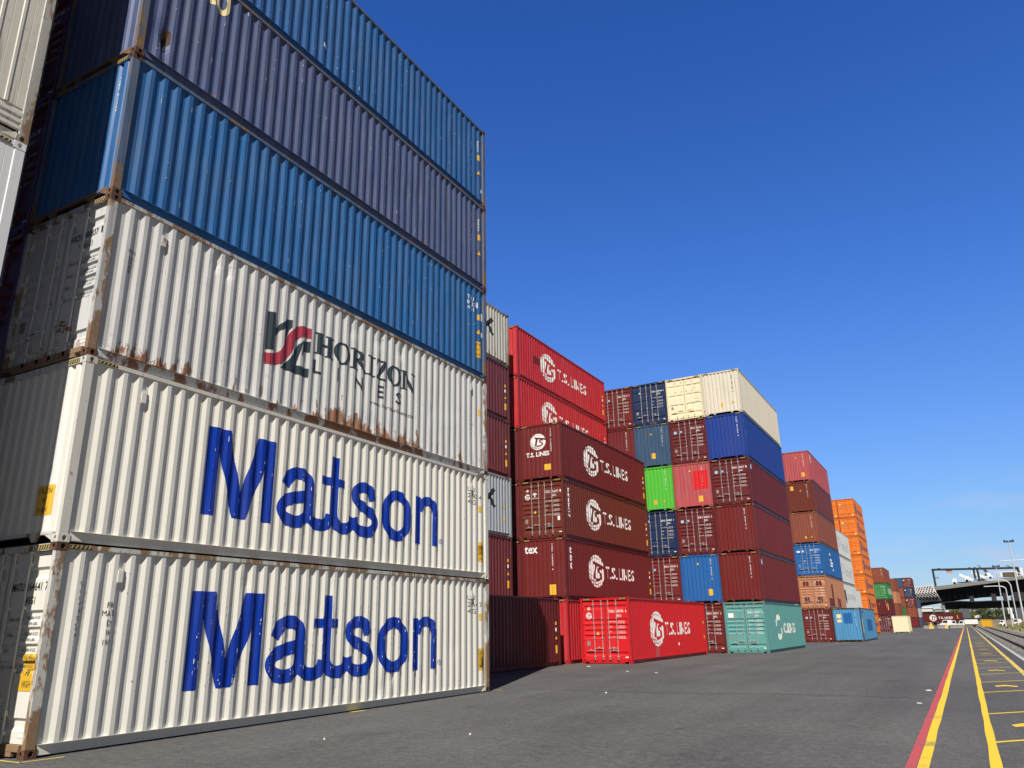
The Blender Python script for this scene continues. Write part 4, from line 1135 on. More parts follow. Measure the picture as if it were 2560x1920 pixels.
# ================================================================== GROUND
def ground_mat():
    m, t, b = nt('asphalt')
    N, L = t.nodes, t.links
    g = N.new('ShaderNodeTexCoord')
    def nz_(sc, d, r=0.6, vs=(1, 1, 1)):
        mpn = N.new('ShaderNodeMapping'); mpn.inputs['Scale'].default_value = vs
        L.new(g.outputs['Object'], mpn.inputs['Vector'])
        n = N.new('ShaderNodeTexNoise'); n.inputs['Scale'].default_value = sc; n.inputs['Detail'].default_value = d; n.inputs['Roughness'].default_value = r
        L.new(mpn.outputs[0], n.inputs['Vector']); return n.outputs['Fac']
    def ramp(src, pts):
        r = N.new('ShaderNodeValToRGB')
        e = r.color_ramp.elements
        while len(e) < len(pts): e.new(0.5)
        for q, (p, c) in zip(e, pts): q.position = p; q.color = (*c, 1)
        L.new(src, r.inputs[0]); return r.outputs[0]
    def mul(a, bb, f=1.0):
        x = N.new('ShaderNodeMixRGB'); x.blend_type = 'MULTIPLY'; x.inputs['Fac'].default_value = f
        L.new(a, x.inputs[1]); L.new(bb, x.inputs[2]); return x.outputs[0]
    base = ramp(nz_(34, 9, 0.85), [(0.30, (0.035, 0.035, 0.036)), (0.5, (0.094, 0.092, 0.092)), (0.70, (0.20, 0.196, 0.192))])
    big = ramp(nz_(0.22, 7, 0.6), [(0.3, (0.80, 0.80, 0.82)), (0.55, (1.0, 1.0, 1.0)), (0.75, (1.16, 1.14, 1.10))])
    lane = ramp(nz_(0.5, 5, 0.6, (1.6, 0.12, 1)), [(0.35, (0.86, 0.86, 0.87)), (0.6, (1.05, 1.05, 1.04))])
    stain = ramp(nz_(0.9, 8, 0.7), [(0.30, (0.60, 0.60, 0.61)), (0.42, (1, 1, 1)), (0.7, (1, 1, 1)), (0.8, (1.15, 1.12, 1.05))])
    coarse = ramp(nz_(7, 10, 0.92), [(0.34, (0.48, 0.48, 0.48)), (0.5, (1.0, 1.0, 1.0)), (0.66, (1.75, 1.73, 1.70))])
    col = mul(mul(mul(mul(base, coarse), big), lane), stain, 0.8)
    # pale grit specks
    v = N.new('ShaderNodeTexVoronoi'); v.inputs['Scale'].default_value = 5.5
    L.new(g.outputs['Object'], v.inputs['Vector'])
    sp = ramp(v.outputs['Distance'], [(0.035, (1, 1, 1)), (0.055, (0, 0, 0))])
    x = N.new('ShaderNodeMixRGB'); x.inputs[2].default_value = (0.36, 0.35, 0.33, 1)
    s2 = N.new('ShaderNodeMath'); s2.operation = 'MULTIPLY'; s2.inputs[1].default_value = 0.6
    L.new(sp, s2.inputs[0]); L.new(s2.outputs[0], x.inputs[0]); L.new(col, x.inputs[1])
    # a few meandering cracks / seams
    L.new(x.outputs[0], b.inputs['Base Color'])
    b.inputs['Roughness'].default_value = 0.88
    b.inputs['Specular IOR Level'].default_value = 0.3
    bp = N.new('ShaderNodeBump'); bp.inputs['Strength'].default_value = 0.5; bp.inputs['Distance'].default_value = 0.012
    L.new(nz_(70, 5, 0.7), bp.inputs['Height']); L.new(bp.outputs[0], b.inputs['Normal'])
    return m
def sheet(name, pts, mat, z=0.0, kind='structure'):
    b = MB(); b.poly([(x, y, z) for x, y in pts])
    return tag(put(name, b.mesh(name, fix=False), mat), kind=kind)
sheet('ground', [(-2500, -400), (2500, -400), (2500, 4500), (-2500, 4500)], ground_mat())
def worn(name, c, wear=0.5):
    """road paint scuffed by tyres"""
    m, t, b = nt(name)
    N, L = t.nodes, t.links
    g = N.new('ShaderNodeTexCoord')
    n1 = N.new('ShaderNodeTexNoise'); n1.inputs['Scale'].default_value = 26; n1.inputs['Detail'].default_value = 9; n1.inputs['Roughness'].default_value = 0.75
    n2 = N.new('ShaderNodeTexNoise'); n2.inputs['Scale'].default_value = 1.1; n2.inputs['Detail'].default_value = 4
    L.new(g.outputs['Object'], n1.inputs['Vector']); L.new(g.outputs['Object'], n2.inputs['Vector'])
    a = N.new('ShaderNodeMath'); L.new(n1.outputs['Fac'], a.inputs[0]); L.new(n2.outputs['Fac'], a.inputs[1])
    r = N.new('ShaderNodeMapRange'); r.inputs['From Min'].default_value = 1.22-0.25*wear; r.inputs['From Max'].default_value = 1.30; r.inputs['To Max'].default_value = 0.85
    L.new(a.outputs[0], r.inputs['Value'])
    x = N.new('ShaderNodeMixRGB'); x.inputs[1].default_value = (*c, 1); x.inputs[2].default_value = (0.10, 0.095, 0.085, 1)
    L.new(r.outputs[0], x.inputs[0]); L.new(x.outputs[0], b.inputs['Base Color'])
    b.inputs['Roughness'].default_value = 0.75
    return m
M_YLINE = worn('yellow_road_paint', (0.74, 0.50, 0.022), 0.34)
M_YFADE = worn('faded_yellow_road_paint', (0.62, 0.47, 0.10), 0.6)
M_RLINE = worn('red_road_paint', (0.44, 0.065, 0.075), 0.15)
def ribbon(name, x0, x1, y0, y1, mat, z=0.004, wob=0.006, step=1.5):
    b = MB(); y = y0
    rn = random.Random(int(x0*100))
    prev = None
    while y < y1+step:
        j = rn.uniform(-wob, wob); k = rn.uniform(-wob, wob)
        cur = ((x0+j, min(y, y1), z), (x1+k, min(y, y1), z))
        if prev: b.quad(prev[0], prev[1], cur[1], cur[0])
        prev = cur; y += step if y < 90 else 12
    return tag(put(name, b.mesh(name, fix=False), mat), kind='structure')
ribbon('road_marking', 10.47, 10.580, -12, 255, M_RLINE)
ribbon('road_marking', 10.588, 10.705, -12, 255, M_YLINE, wob=0.01)
ribbon('road_marking', 11.315, 11.42, -12, 255, M_YLINE, wob=0.01)
ribbon('road_marking', 12.56, 12.70, -12, 255, M_YFADE, wob=0.012)
lad = MB()
for y in [2.6, 6.29, 10.1, 15.0, 18.5, 22.2, 25.8, 29.5, 33.1, 37.2, 40.9, 44.4, 48.0, 51.6, 55.2, 58.8, 62.5, 66.2, 70, 74, 78, 82, 86, 90, 95]:
    w = 0.085
    lad.quad((11.42, y, 0.004), (12.56, y+1.15, 0.004), (12.56, y+1.15+w*1.6, 0.004), (11.42, y+w*1.6, 0.004))
tag(put('road_marking', lad.mesh('ladder', fix=False), M_YLINE), kind='structure')
arr = MB()
for y in (8.6, 17.35, 24.7, 32.0, 40.0, 47.4, 54.6, 62.0):
    for s in (-1, 1):
        arr.poly([(11.95, y+0.35, 0.0045), (11.95, y-0.10, 0.0045), (11.95+s*0.22, y-0.35, 0.0045), (11.95+s*0.26, y-0.05, 0.0045)][::s])
tag(put('road_marking', arr.mesh('arrow', fix=False), M_YLINE), kind='structure')
mk = MB()
for x0, y0, x1, y1, w in ((-0.36, -0.14, 0.20, -0.14, 0.05), (0.17, -0.14, 0.24, 0.42, 0.05), (0.02, 6.60, 0.06, 7.0, 0.10), (-0.35, 12.72, 0.08, 12.74, 0.07), (8.17, 52.9, 9.13, 53.4, 0.12)):
    d = Vector((x1-x0, y1-y0, 0)).normalized(); nrm = Vector((-d.y, d.x, 0))*w/2
    a, c = Vector((x0, y0, 0.004)), Vector((x1, y1, 0.004))
    mk.quad(a-nrm, c-nrm, c+nrm, a+nrm)
tag(put('road_marking', mk.mesh('corner_mark', fix=False), M_YFADE), kind='structure')
seam = plain('bitumen_seam', (0.030, 0.030, 0.031), 0.7, var=0.3)
def trail(pts, w, mat, z=0.003):
    b = MB(); rr_ = random.Random(int(pts[0][0]*10))
    p = catmull(pts, 14)
    L_ = []
    for i in range(len(p)):
        a, c = p[max(0, i-1)], p[min(len(p)-1, i+1)]
        dx, dy = c[0]-a[0], c[1]-a[1]; l = math.hypot(dx, dy) or 1
        k = w*(0.5+0.28*rr_.random()); j = rr_.uniform(-.15, .15)*w
        L_.append(((p[i][0]-dy/l*(k+j), p[i][1]+dx/l*(k+j), z), (p[i][0]+dy/l*(k-j), p[i][1]-dx/l*(k-j), z)))
    for a, c in zip(L_, L_[1:]): b.quad(a[1], c[1], c[0], a[0])
    return tag(put('asphalt_mark', b.mesh('asphalt_mark', fix=False), mat), kind='structure')
trail([(0.6, 13.2), (4.2, 13.0), (7.5, 13.4), (10.3, 13.1)], 0.030, seam)
dark = plain('dark_asphalt_strip', (0.062, 0.060, 0.062), 0.9, var=0.25, scale=12)
sheet('pavement', [(12.72, -12), (13.08, -12), (13.08, 250), (12.72, 250)], dark, 0.004)
conc = plain('pale_concrete', (0.42, 0.41, 0.39), 0.85, var=0.25, scale=6)
b = MB(); b.box(13.08, 13.24, -12, 252, -0.05, 0.02)
tag(put('kerb', b.mesh('kerb'), conc), kind='structure')
# ballast, rails, sleepers
def ballast_mat():
    m, t, b = nt('ballast')
    N, L = t.nodes, t.links
    g = N.new('ShaderNodeTexCoord')
    v = N.new('ShaderNodeTexVoronoi'); v.inputs['Scale'].default_value = 9
    n = N.new('ShaderNodeTexNoise'); n.inputs['Scale'].default_value = 1.6; n.inputs['Detail'].default_value = 8
    L.new(g.outputs['Object'], v.inputs['Vector']); L.new(g.outputs['Object'], n.inputs['Vector'])
    r = N.new('ShaderNodeValToRGB'); r.color_ramp.elements[0].color = (0.06, 0.058, 0.056, 1); r.color_ramp.elements[1].color = (0.36, 0.34, 0.32, 1)
    sp = N.new('ShaderNodeSeparateColor'); L.new(v.outputs['Color'], sp.inputs[0]); L.new(sp.outputs[0], r.inputs[0])
    x = N.new('ShaderNodeMixRGB'); x.blend_type = 'MULTIPLY'; x.inputs[0].default_value = 0.6
    L.new(r.outputs[0], x.inputs[1]); L.new(n.outputs['Color'], x.inputs[2])
    L.new(x.outputs[0], b.inputs['Base Color']); b.inputs['Roughness'].default_value = 0.95
    bp = N.new('ShaderNodeBump'); bp.inputs['Strength'].default_value = 1; bp.inputs['Distance'].default_value = 0.04
    L.new(v.outputs['Distance'], bp.inputs['Height']); L.new(bp.outputs[0], b.inputs['Normal'])
    return m
bal = MB()
rn = random.Random(3)
xs = [13.24, 13.45, 13.75, 14.05, 14.4, 14.8, 15.2, 15.6, 15.95, 16.3, 16.7, 17.2]
nx = len(xs); ys = []
y = -12
while y < 262: ys.append(y); y += 0.6 if y < 80 else 2.5
for yy in ys:
    for i, x in enumerate(xs):
        bal.v.append((x, yy, (0.006 if i in (0, nx-1) else 0.035)+rn.uniform(-0.02, 0.03)*(0 if i == 0 else 1)))
for j in range(len(ys)-1):
    for i in range(nx-1): bal.f.append((j*nx+i, j*nx+i+1, (j+1)*nx+i+1, (j+1)*nx+i)); bal.m.append(0)
M_BAL = ballast_mat()
tag(put('ballast', bal.mesh('ballast', fix=False), M_BAL), kind='structure')
st = MB()
for _ in range(2600):
    x, yy = rn.uniform(13.3, 17.1), 12+rn.random()**1.6*120
    s = rn.uniform(0.02, 0.055)
    p = [Vector((x+rn.uniform(-s, s), yy+rn.uniform(-s, s), 0.04+rn.uniform(0, s*1.3))) for _ in range(4)]
    n0 = len(st.v); st.v += [tuple(q) for q in p]
    for f in ((0, 1, 2), (0, 2, 3), (0, 3, 1), (1, 3, 2)): st.f.append(tuple(n0+i for i in f)); st.m.append(0)
tag(put('gravel_stones', st.mesh('gravel_stones'), plain('pale_stone', (0.34, 0.33, 0.31), 0.9, var=0.4, scale=2)), 'loose grey ballast stones lying along the railway track', 'gravel', kind='stuff')
rail_m = plain('rusty_rail', (0.045, 0.030, 0.026), 0.6, 0.3)
rt = empty('railway_track', (14.68, -12, 0), 0, 'railway track of two dark rails in grey ballast right of the yellow path', 'railway track')
for x in (-0.80, 0.80):
    b = MB()
    b.box(x-0.07, x+0.07, 0, 272, 0.03, 0.055); b.box(x-0.012, x+0.012, 0, 272, 0.055, 0.16); b.box(x-0.036, x+0.036, 0, 272, 0.16, 0.20)
    put('rail', b.mesh('rail'), rail_m, rt)
b = MB(); y = 0.4
while y < 270: b.box(-1.28, 1.28, y, y+0.24, 0.0, 0.060); y += 0.68
tag(put('sleepers', b.mesh('sleepers'), plain('weathered_sleeper', (0.19, 0.175, 0.16), 0.9, var=0.3), rt), kind='stuff')
# verge: bare soil then rough grass
def soil():
    m = plain('dry_soil', (0.26, 0.215, 0.15), 0.95, var=0.35, scale=0.8)
    return m
vb = MB(); rn = random.Random(5)
xs = [17.2, 18.2, 19.5, 21, 23, 26, 30, 36, 44, 55, 75, 110]
ys = [-12+i*6.5 for i in range(52)]
hh = [0.006, 0.05, 0.10, 0.18, 0.32, 0.5, 0.65, 0.7, 0.7, 0.6, 0.4, 0.02]
for yy in ys:
    for x, h_ in zip(xs, hh): vb.v.append((x, yy, h_*(1+rn.uniform(-0.25, 0.25)) if h_ > 0.02 else h_))
nx = len(xs)
for j in range(len(ys)-1):
    for i in range(nx-1): vb.f.append((j*nx+i, j*nx+i+1, (j+1)*nx+i+1, (j+1)*nx+i)); vb.m.append(0)
tag(put('verge', vb.mesh('verge', smooth=True, fix=False), soil()), kind='structure')
gm = plain('rough_grass', (0.20, 0.20, 0.075), 0.9, var=0.6, scale=0.45)
gb = MB(); rn = random.Random(9)
def vz(x):
    for i in range(nx-1):
        if xs[i] <= x <= xs[i+1]: return hh[i]+(hh[i+1]-hh[i])*(x-xs[i])/(xs[i+1]-xs[i])
    return 0
for _ in range(60000):
    yy = 45+rn.random()*200
    x = 18.0+rn.random()**1.3*34
    dens = 0.5+0.5*math.sin(x*0.9+1.7*math.sin(yy*0.11))*math.sin(yy*0.23+0.6)
    if x < 20.5 and rn.random() > 0.25*dens: continue
    if rn.random() > 0.35+0.65*dens: continue
    h_ = rn.uniform(0.15, 0.50)*(0.6+0.8*dens)*(1.35 if x > 22 else 0.8); w = rn.uniform(0.03, 0.08)*(1+yy/90)
    a = rn.uniform(0, 6.28); dx, dy = math.cos(a)*w, math.sin(a)*w
    z = vz(x)
    n0 = len(gb.v)
    gb.v += [(x-dx, yy-dy, z), (x+dx, yy+dy, z), (x+rn.uniform(-.15, .15), yy+rn.uniform(-.15, .15), z+h_)]
    gb.f.append((n0, n0+1, n0+2)); gb.m.append(0)
tag(put('grass', gb.mesh('grass', fix=False), gm), 'rough green and straw grass on the verge right of the railway', 'grass', kind='stuff')
# litter on the asphalt
rn = random.Random(21)
for i, (x, yy, s, lab) in enumerate(((1.48, 21.2, 0.16, 'scrap of white paper on the asphalt ahead of the shaded maroon container'), (0.13, 21.9, 0.15, 'scrap of white paper on the asphalt in front of the bright red container'), (-2.92, 25.2, 0.24, 'flat white scrap on the asphalt by the foot of the bright red doors'), (10.25, 11.8, 0.12, 'sliver of white litter left of the red line, nearer one'), (10.3, 15.2, 0.16, 'sliver of white litter left of the red line, farther one'), (2.5, 3.1, 0.05, 'white pebble on the asphalt below the Matson containers'), (4.3, 4.4, 0.05, 'small white pebble on the open asphalt near the bottom edge'), (3.2, 12.5, 0.09, 'white scrap on the open asphalt right of the near stack'))):
    b = MB(); k = 7
    s *= 0.45
    pts = [(s*(0.6+0.4*rn.random())*math.cos(6.283*j/k), s*0.6*(0.6+0.4*rn.random())*math.sin(6.283*j/k)) for j in range(k)]
    top = [(px, py, 0.010+rn.random()*0.02) for px, py in pts]
    b.poly(top); b.poly([(px, py, 0.002) for px, py in pts][::-1])
    for j in range(k):
        q = (j+1) % k
        b.quad((*pts[j], 0.002), (*pts[q], 0.002), top[q], top[j])
    tag(put('litter_scrap', b.mesh('litter_scrap', fix=False), M_PAPER, loc=(x, yy, 0.004)), lab, 'litter', 'scraps of litter on the asphalt')

# ================================================================== THE FAR BACKGROUND
M_DECK = plain('weathered_deck_concrete', (0.20, 0.20, 0.20), 0.85, var=0.15, scale=0.4)
M_DARK = plain('dark_steel_girder', (0.018, 0.020, 0.030), 0.7)
M_DARK2 = plain('dark_steel_rib', (0.045, 0.048, 0.060), 0.7)
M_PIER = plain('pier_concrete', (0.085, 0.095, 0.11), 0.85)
M_LAMP = plain('galvanised_pole', (0.58, 0.60, 0.61), 0.5, 0.2)
M_WPAINT = plain('white_vehicle_paint', (0.74, 0.75, 0.76), 0.35, var=0.03)
M_GLASS = plain('dark_vehicle_glass', (0.015, 0.018, 0.022), 0.12)
M_TYRE = plain('tyre_rubber', (0.014, 0.014, 0.014), 0.9)
M_OLDC = plain('stained_concrete', (0.22, 0.20, 0.18), 0.9, var=0.4, scale=1.5)
M_YBOX = plain('yellow_box_paint', (0.66, 0.36, 0.015), 0.5)
def outline(px, y): return [(p.x, p.z) for p in (at(u, v, y) for u, v in px)]
def local(pts, o): return [(x-o[0], z) for x, z in pts]
# upper elevated road
YB = 350
o = at(2440, 1480, YB); ob = (o.x, YB, 0)
er = empty('elevated_road', ob, 0, 'dark elevated road on deep girders crossing behind the yard, upper deck', 'bridge')
b = MB(); prism(b, local(outline([(2326, 1468), (2326, 1477.5), (2620, 1440), (2620, 1432)], YB), ob), -1.5, -0.9)
put('parapet', b.mesh('parapet'), M_DECK, er)
b = MB(); prism(b, local(outline([(2327, 1476.5), (2331, 1478), (2352, 1503), (2400, 1498), (2456, 1491.5), (2552, 1485), (2620, 1480), (2620, 1441)], YB), ob), 4.6, 16)
put('girder', b.mesh('girder'), M_DARK, er)
b = MB(); prism(b, local(outline([(2326, 1476.2), (2326, 1477.4), (2620, 1439.9), (2620, 1438.7)], YB), ob), -0.9, 16)
put('deck_slab', b.mesh('deck_slab'), M_DECK, er)
b = MB()
for i in range(15):
    u = 2352+i*15
    t0, t1 = at(u, 1489-(u-2350)*0.075, YB), at(u+1.5, 1500-(u-2350)*0.083, YB)
    b.box(t0.x-ob[0], t0.x-ob[0]+1.3, 4.3, 4.55, t1.z, t0.z)
    b.bar((t0.x-ob[0], 4.4, t0.z+1.6), (t0.x-ob[0]+2.0, 4.4, t0.z), 0.22)
tag(put('bracing', b.mesh('bracing'), M_DARK2, er))
for u in (2545, 2600):
    p = at(u, 1490, YB); b = MB(); b.box(p.x-ob[0]-2.2, p.x-ob[0]+2.2, 3, 6, 0, p.z)
    put('pier', b.mesh('pier'), M_PIER, er)
b = MB(); prism(b, local(outline([(2283, 1502), (2350, 1502), (2400, 1499), (2283, 1518)], YB), ob), 4, 10)
put('ramp_girder', b.mesh('ramp_girder'), M_DARK, er)
# lower road bridge
YL = 332
o = at(2440, 1510, YL); ob = (o.x, YL, 0)
lb = empty('road_bridge', ob, 0, 'low dark road bridge passing under the elevated road', 'bridge')
b = MB(); prism(b, local(outline([(2355, 1507), (2363, 1523), (2620, 1515), (2620, 1501), (2480, 1503), (2436, 1505), (2400, 1504)], YL), ob), 4, 12)
put('girder', b.mesh('girder'), M_DARK, lb)
b = MB(); prism(b, local(outline([(2354, 1505.3), (2354, 1507), (2400, 1504), (2436, 1505), (2480, 1503), (2620, 1501), (2620, 1499), (2480, 1501), (2436, 1503), (2400, 1502)], YL), ob), -1, 12)
put('deck_slab', b.mesh('deck_slab'), M_DARK, lb)
p0, p1 = at(2399, 1522, YL), at(2423, 1522, YL)
b = MB(); b.box(p0.x-ob[0], p1.x-ob[0], 1, 6, 0, p0.z+0.3)
put('pier', b.mesh('pier'), M_PIER, lb)
p0, p1 = at(2536, 1518, YL), at(2550, 1518, YL)
b = MB(); b.box(p0.x-ob[0], p1.x-ob[0], 1, 6, 0, p0.z+0.3)
put('pier', b.mesh('pier'), M_PIER, lb)
for u0, u1, v0, v1 in ((2425, 2434, 1504, 1490), (2481, 2489, 1504, 1484), (2510, 2517, 1504, 1482), (2538, 2560, 1504, 1480)):
    p0, p1 = at(u0, v0, YL+6), at(u1, v1, YL+6)
    b = MB(); b.box(p0.x-ob[0], p1.x-ob[0], 6, 8, p0.z, p1.z); put('column', b.mesh('column'), M_DARK, lb)
b = MB(); p = at(2356, 1512, YL); b.box(p.x-ob[0]-0.1, p.x-ob[0]+0.7, -0.25, -0.02, at(2356, 1521, YL).z, at(2356, 1506, YL).z)
put('end_plate', b.mesh('end_plate'), M_DECK, lb)
# lattice screen beside the bridge end
YN = 346
C4 = [at(2278, 1469, YN), at(2329, 1462, YN), at(2352, 1502, YN), at(2286, 1502.5, YN)]
base = (C4[0]+C4[1]+C4[2]+C4[3])/4
ls = empty('lattice_screen', (base.x, YN, 0), 0, 'curved white lattice screen with dark and coloured openings beside the bridge end', 'screen')
def lat(s, t):
    top = C4[0].lerp(C4[1], s); bot = C4[3].lerp(C4[2], s)
    p = top.lerp(bot, t)
    return Vector((p.x-base.x, -5.0*math.sin(math.pi*min(1, t*0.9+0.1))+4*(1-t), p.z))
b = MB(); ns, ntt = 8, 4
for i in range(-ntt, ns+1):
    for j in range(ntt):
        for d in (1, -1):
            s0, s1 = (i+(j if d > 0 else ntt-j))/ns, (i+(j+1 if d > 0 else ntt-j-1))/ns
            if min(s0, s1) < 0 or max(s0, s1) > 1: continue
            b.bar(lat(s0, j/ntt), lat(s1, (j+1)/ntt), 0.24, 0.24, up=Vector((0, 1, 0)))
for t in (0, 1): b.bar(lat(0, t), lat(1, t), 0.35)
for s in (0, 1):
    for j in range(ntt): b.bar(lat(s, j/ntt), lat(s, (j+1)/ntt), 0.3)
put('lattice_bars', b.mesh('lattice_bars'), plain('pale_lattice_paint', (0.50, 0.50, 0.50), 0.6), ls)
b = MB(); rn = random.Random(4)
for i in range(ns):
    for j in range(ntt):
        q = [lat(i/ns, j/ntt), lat((i+1)/ns, j/ntt), lat((i+1)/ns, (j+1)/ntt), lat(i/ns, (j+1)/ntt)]
        b.quad(*[p+Vector((0, 0.5, 0)) for p in q], rn.choice((0, 0, 0, 1, 2, 3, 3)))
put('infill_panels', b.mesh('infill_panels', 4, fix=False), [M_DARK, plain('ochre_panel', (0.35, 0.22, 0.03), 0.6), plain('leaf_green_panel', (0.06, 0.16, 0.05), 0.6), plain('wine_panel', (0.16, 0.03, 0.05), 0.6)], ls)
# gantry frame on the deck
p = at(2331, 1424, 352); og = (p.x, 352, 0)
gn = empty('sign_gantry', (p.x, 352, at(2341, 1472, 352).z), 0, 'long dark portal frame standing on the elevated road', 'gantry')
gz = at(2341, 1472, 352).z
def G(u, v): q = at(u, v, 352); return (q.x-og[0], 0, q.z-gz)
b = MB(); b.bar(G(2329, 1424.5), G(2546, 1419.5), 0.75)
for u in (2347, 2424, 2437, 2450, 2524): 
    q = G(u, 1424.5-(u-2329)*0.023-2); b.box(q[0]-0.4, q[0]+0.4, -0.3, 0.3, q[2]-0.4, q[2]+0.3)
put('beam', b.mesh('beam'), M_DARK, gn)
for u0, v0, u1, v1, w in ((2331.5, 1425, 2341, 1474, 0.75), (2433.5, 1423, 2438.5, 1447, 0.75), (2442.5, 1423, 2449.5, 1452, 0.75), (2543.5, 1420, 2548.5, 1437, 0.75)):
    b = MB(); b.bar(G(u0, v0), G(u1, v1), w); put('post', b.mesh('post'), M_DARK, gn)
b = MB(); q = G(2376, 1427); b.cyl((q[0], 0, q[2]-0.4), (0, 1, 0), 0.7, 0.3, 16); b.cyl((q[0]-1.1, 0, q[2]-0.2), (0, 1, 0), 0.6, 0.3, 16)
put('traffic_sign', b.mesh('traffic_sign'), plain('red_white_sign', (0.55, 0.28, 0.24), 0.5), gn)

# machines on the elevated road
def tipper(u, v, sc, label, tilt):
    p = at(u, v, 353)
    t = empty('dump_truck', p, 0, label, 'truck', 'construction machines on the elevated road')
    b = MB(); prism(b, [(0, 0.9*sc), (4.6*sc, 0.9*sc), (5.0*sc, 2.0*sc), (-0.4*sc, 2.0*sc)], -1.2, 1.2)
    for vv in range(len(b.v)):
        x, y_, z = b.v[vv]; a = R(tilt); xx = x-4.6*sc; zz = z-0.9*sc
        b.v[vv] = (4.6*sc+xx*math.cos(a)+zz*math.sin(a), y_, 0.9*sc-xx*math.sin(a)+zz*math.cos(a))
    put('tipper_body', b.mesh('tipper_body'), M_WPAINT, t)
    b = MB(); prism(b, [(-2.2*sc, 0.5*sc), (-0.6*sc, 0.5*sc), (-0.6*sc, 2.3*sc), (-1.8*sc, 2.3*sc), (-2.2*sc, 1.5*sc)], -1.15, 1.15)
    put('cab', b.mesh('cab'), M_WPAINT, t)
    b = MB(); b.box(-2.0*sc, 4.8*sc, -0.5, 0.5, 0.5*sc, 0.85*sc); put('chassis', b.mesh('chassis'), M_DARK, t)
    for x in (-1.5, 2.6, 3.8):
        for y_ in (-1.0, 1.0):
            b = MB(); b.cyl((x*sc, y_, 0.5*sc), (0, 1, 0), 0.5*sc, 0.35); put('wheel', b.mesh('wheel'), M_TYRE, t)
tipper(2398, 1461, 1.0, 'white dump truck with raised body on the elevated road, left one', 28)
tipper(2429, 1455, 1.0, 'white dump truck with raised body on the elevated road behind the gantry posts', 26)
p = at(2478, 1447, 353)
bc = empty('boom_lift', p, 0, 'white boom crane leaning up and left on the elevated road', 'crane', 'construction machines on the elevated road')
q = at(2457, 1420, 353)-p
b = MB(); b.bar((0, 0, 0.8), (q.x, 0, q.z), 0.95, 1.0); put('boom', b.mesh('boom'), M_WPAINT, bc)
b = MB(); q2 = at(2464, 1436, 353)-p; b.bar((-2.2, 0, 0.6), (q.x*0.62, 0.2, q.z*0.60), 0.3); b.bar((-1.2, 0, 0.6), (q.x*0.72, -0.2, q.z*0.62), 0.22); put('ram', b.mesh('ram'), M_DARK, bc)
b = MB(); b.box(-3.6, 0.8, -1.1, 1.1, 0.35, 1.0); put('chassis', b.mesh('chassis'), M_WPAINT, bc)
for x in (-2.9, -0.2):
    b = MB(); b.cyl((x, -1.0, 0.4), (0, 1, 0), 0.45, 0.35); put('wheel', b.mesh('wheel'), M_TYRE, bc)
p = at(2507, 1443, 353)
sc_ = empty('site_hut', p, 0, 'low brown and white site hut on the elevated road at right', 'hut', 'construction machines on the elevated road')
b = MB(); b.box(0, 4.6, -1, 1, 0, 1.7); put('wall', b.mesh('wall'), plain('brown_hut', (0.10, 0.075, 0.05), 0.8), sc_)
b = MB(); b.box(-0.7, 0, -1.1, 1.1, 0, 2.0); b.box(4.6, 5.3, -1.1, 1.1, 0, 2.8); b.box(6.0, 6.8, -1.1, 1.1, 0, 3.2); put('end_panel', b.mesh('end_panel'), M_WPAINT, sc_)

# street lamps and masts
def mast(u0, v0, u1, v1, y, label, r=0.16, head='flood', grp='tall floodlight masts by the railway'):
    p, q = at(u0, v0, y), at(u1, v1, y)
    t = empty('light_mast', (p.x, y, 0), 0, label, 'light mast', grp)
    top = Vector((q.x-p.x, 0, q.z))
    b = MB(); b.tube([(0, 0, 0), top*0.5, top], r, r*0.55, 10); put('pole', b.mesh('pole'), M_LAMP, t)
    b = MB()
    k_ = min(1.0, r/0.2)
    for x in (-0.8, -0.3, 0.3, 0.8): b.box(top.x+(x-0.2)*k_, top.x+(x+0.2)*k_, -0.25, 0.25, top.z+0.05, top.z+(0.25+0.3*abs(x))*k_)
    b.box(top.x-1.0*k_, top.x+1.0*k_, -0.08, 0.08, top.z-0.05, top.z+0.06)
    put('floodlight', b.mesh('floodlight'), M_DARK2, t)
mast(2514, 1560, 2490, 1417, 190, 'tall pale floodlight mast in front of the elevated road, left one', 0.14)
mast(2560, 1548, 2522, 1355, 170, 'tallest pale floodlight mast at the right edge', 0.17)
mast(2455, 1456, 2447, 1415, 372, 'slim floodlight mast beyond the elevated road near the gantry posts', 0.11, grp='distant masts beyond the elevated road')
mast(2524, 1450, 2518, 1415, 380, 'slim floodlight mast beyond the elevated road at right', 0.11, grp='distant masts beyond the elevated road')
mast(2347, 1475, 2342, 1445, 360, 'short slim mast on the elevated road right of its left gantry post', 0.14, grp='distant masts beyond the elevated road')
def arm_lamp(base, bend, tip, y, label, r=0.13):
    pb, pm_, pt = at(*base, y), at(*bend, y), at(*tip, y)
    t = empty('street_lamp', (pb.x, y, 0), 0, label, 'street lamp', 'curved arm street lamps by the railway')
    B_ = Vector((0, 0, 0)); K = Vector((pm_.x-pb.x, 0, pm_.z)); T = Vector((pt.x-pb.x, 0, pt.z))
    hgt = T.z
    pts = [B_, B_.lerp(K, 0.5), K]
    c0 = Vector((K.x-(K.x-B_.x)*0.02-0.15, 0, hgt)); 
    for i in range(1, 9):
        s = i/8; pts.append(K*(1-s)**2+c0*2*s*(1-s)+T.lerp(c0, 0.55)*s*s)
    pts.append(T)
    b = MB(); b.tube(pts, r, r*0.55, 8); put('pole', b.mesh('pole'), M_LAMP, t)
    b = MB(); b.box(T.x-0.5, T.x+0.3, -0.18, 0.18, T.z-0.08, T.z+0.10); put('lamp_head', b.mesh('lamp_head'), M_LAMP, t)
arm_lamp((2530, 1556), (2515, 1473), (2466, 1466), 205, 'curved arm street lamp, lower and left of the pair by the railway')
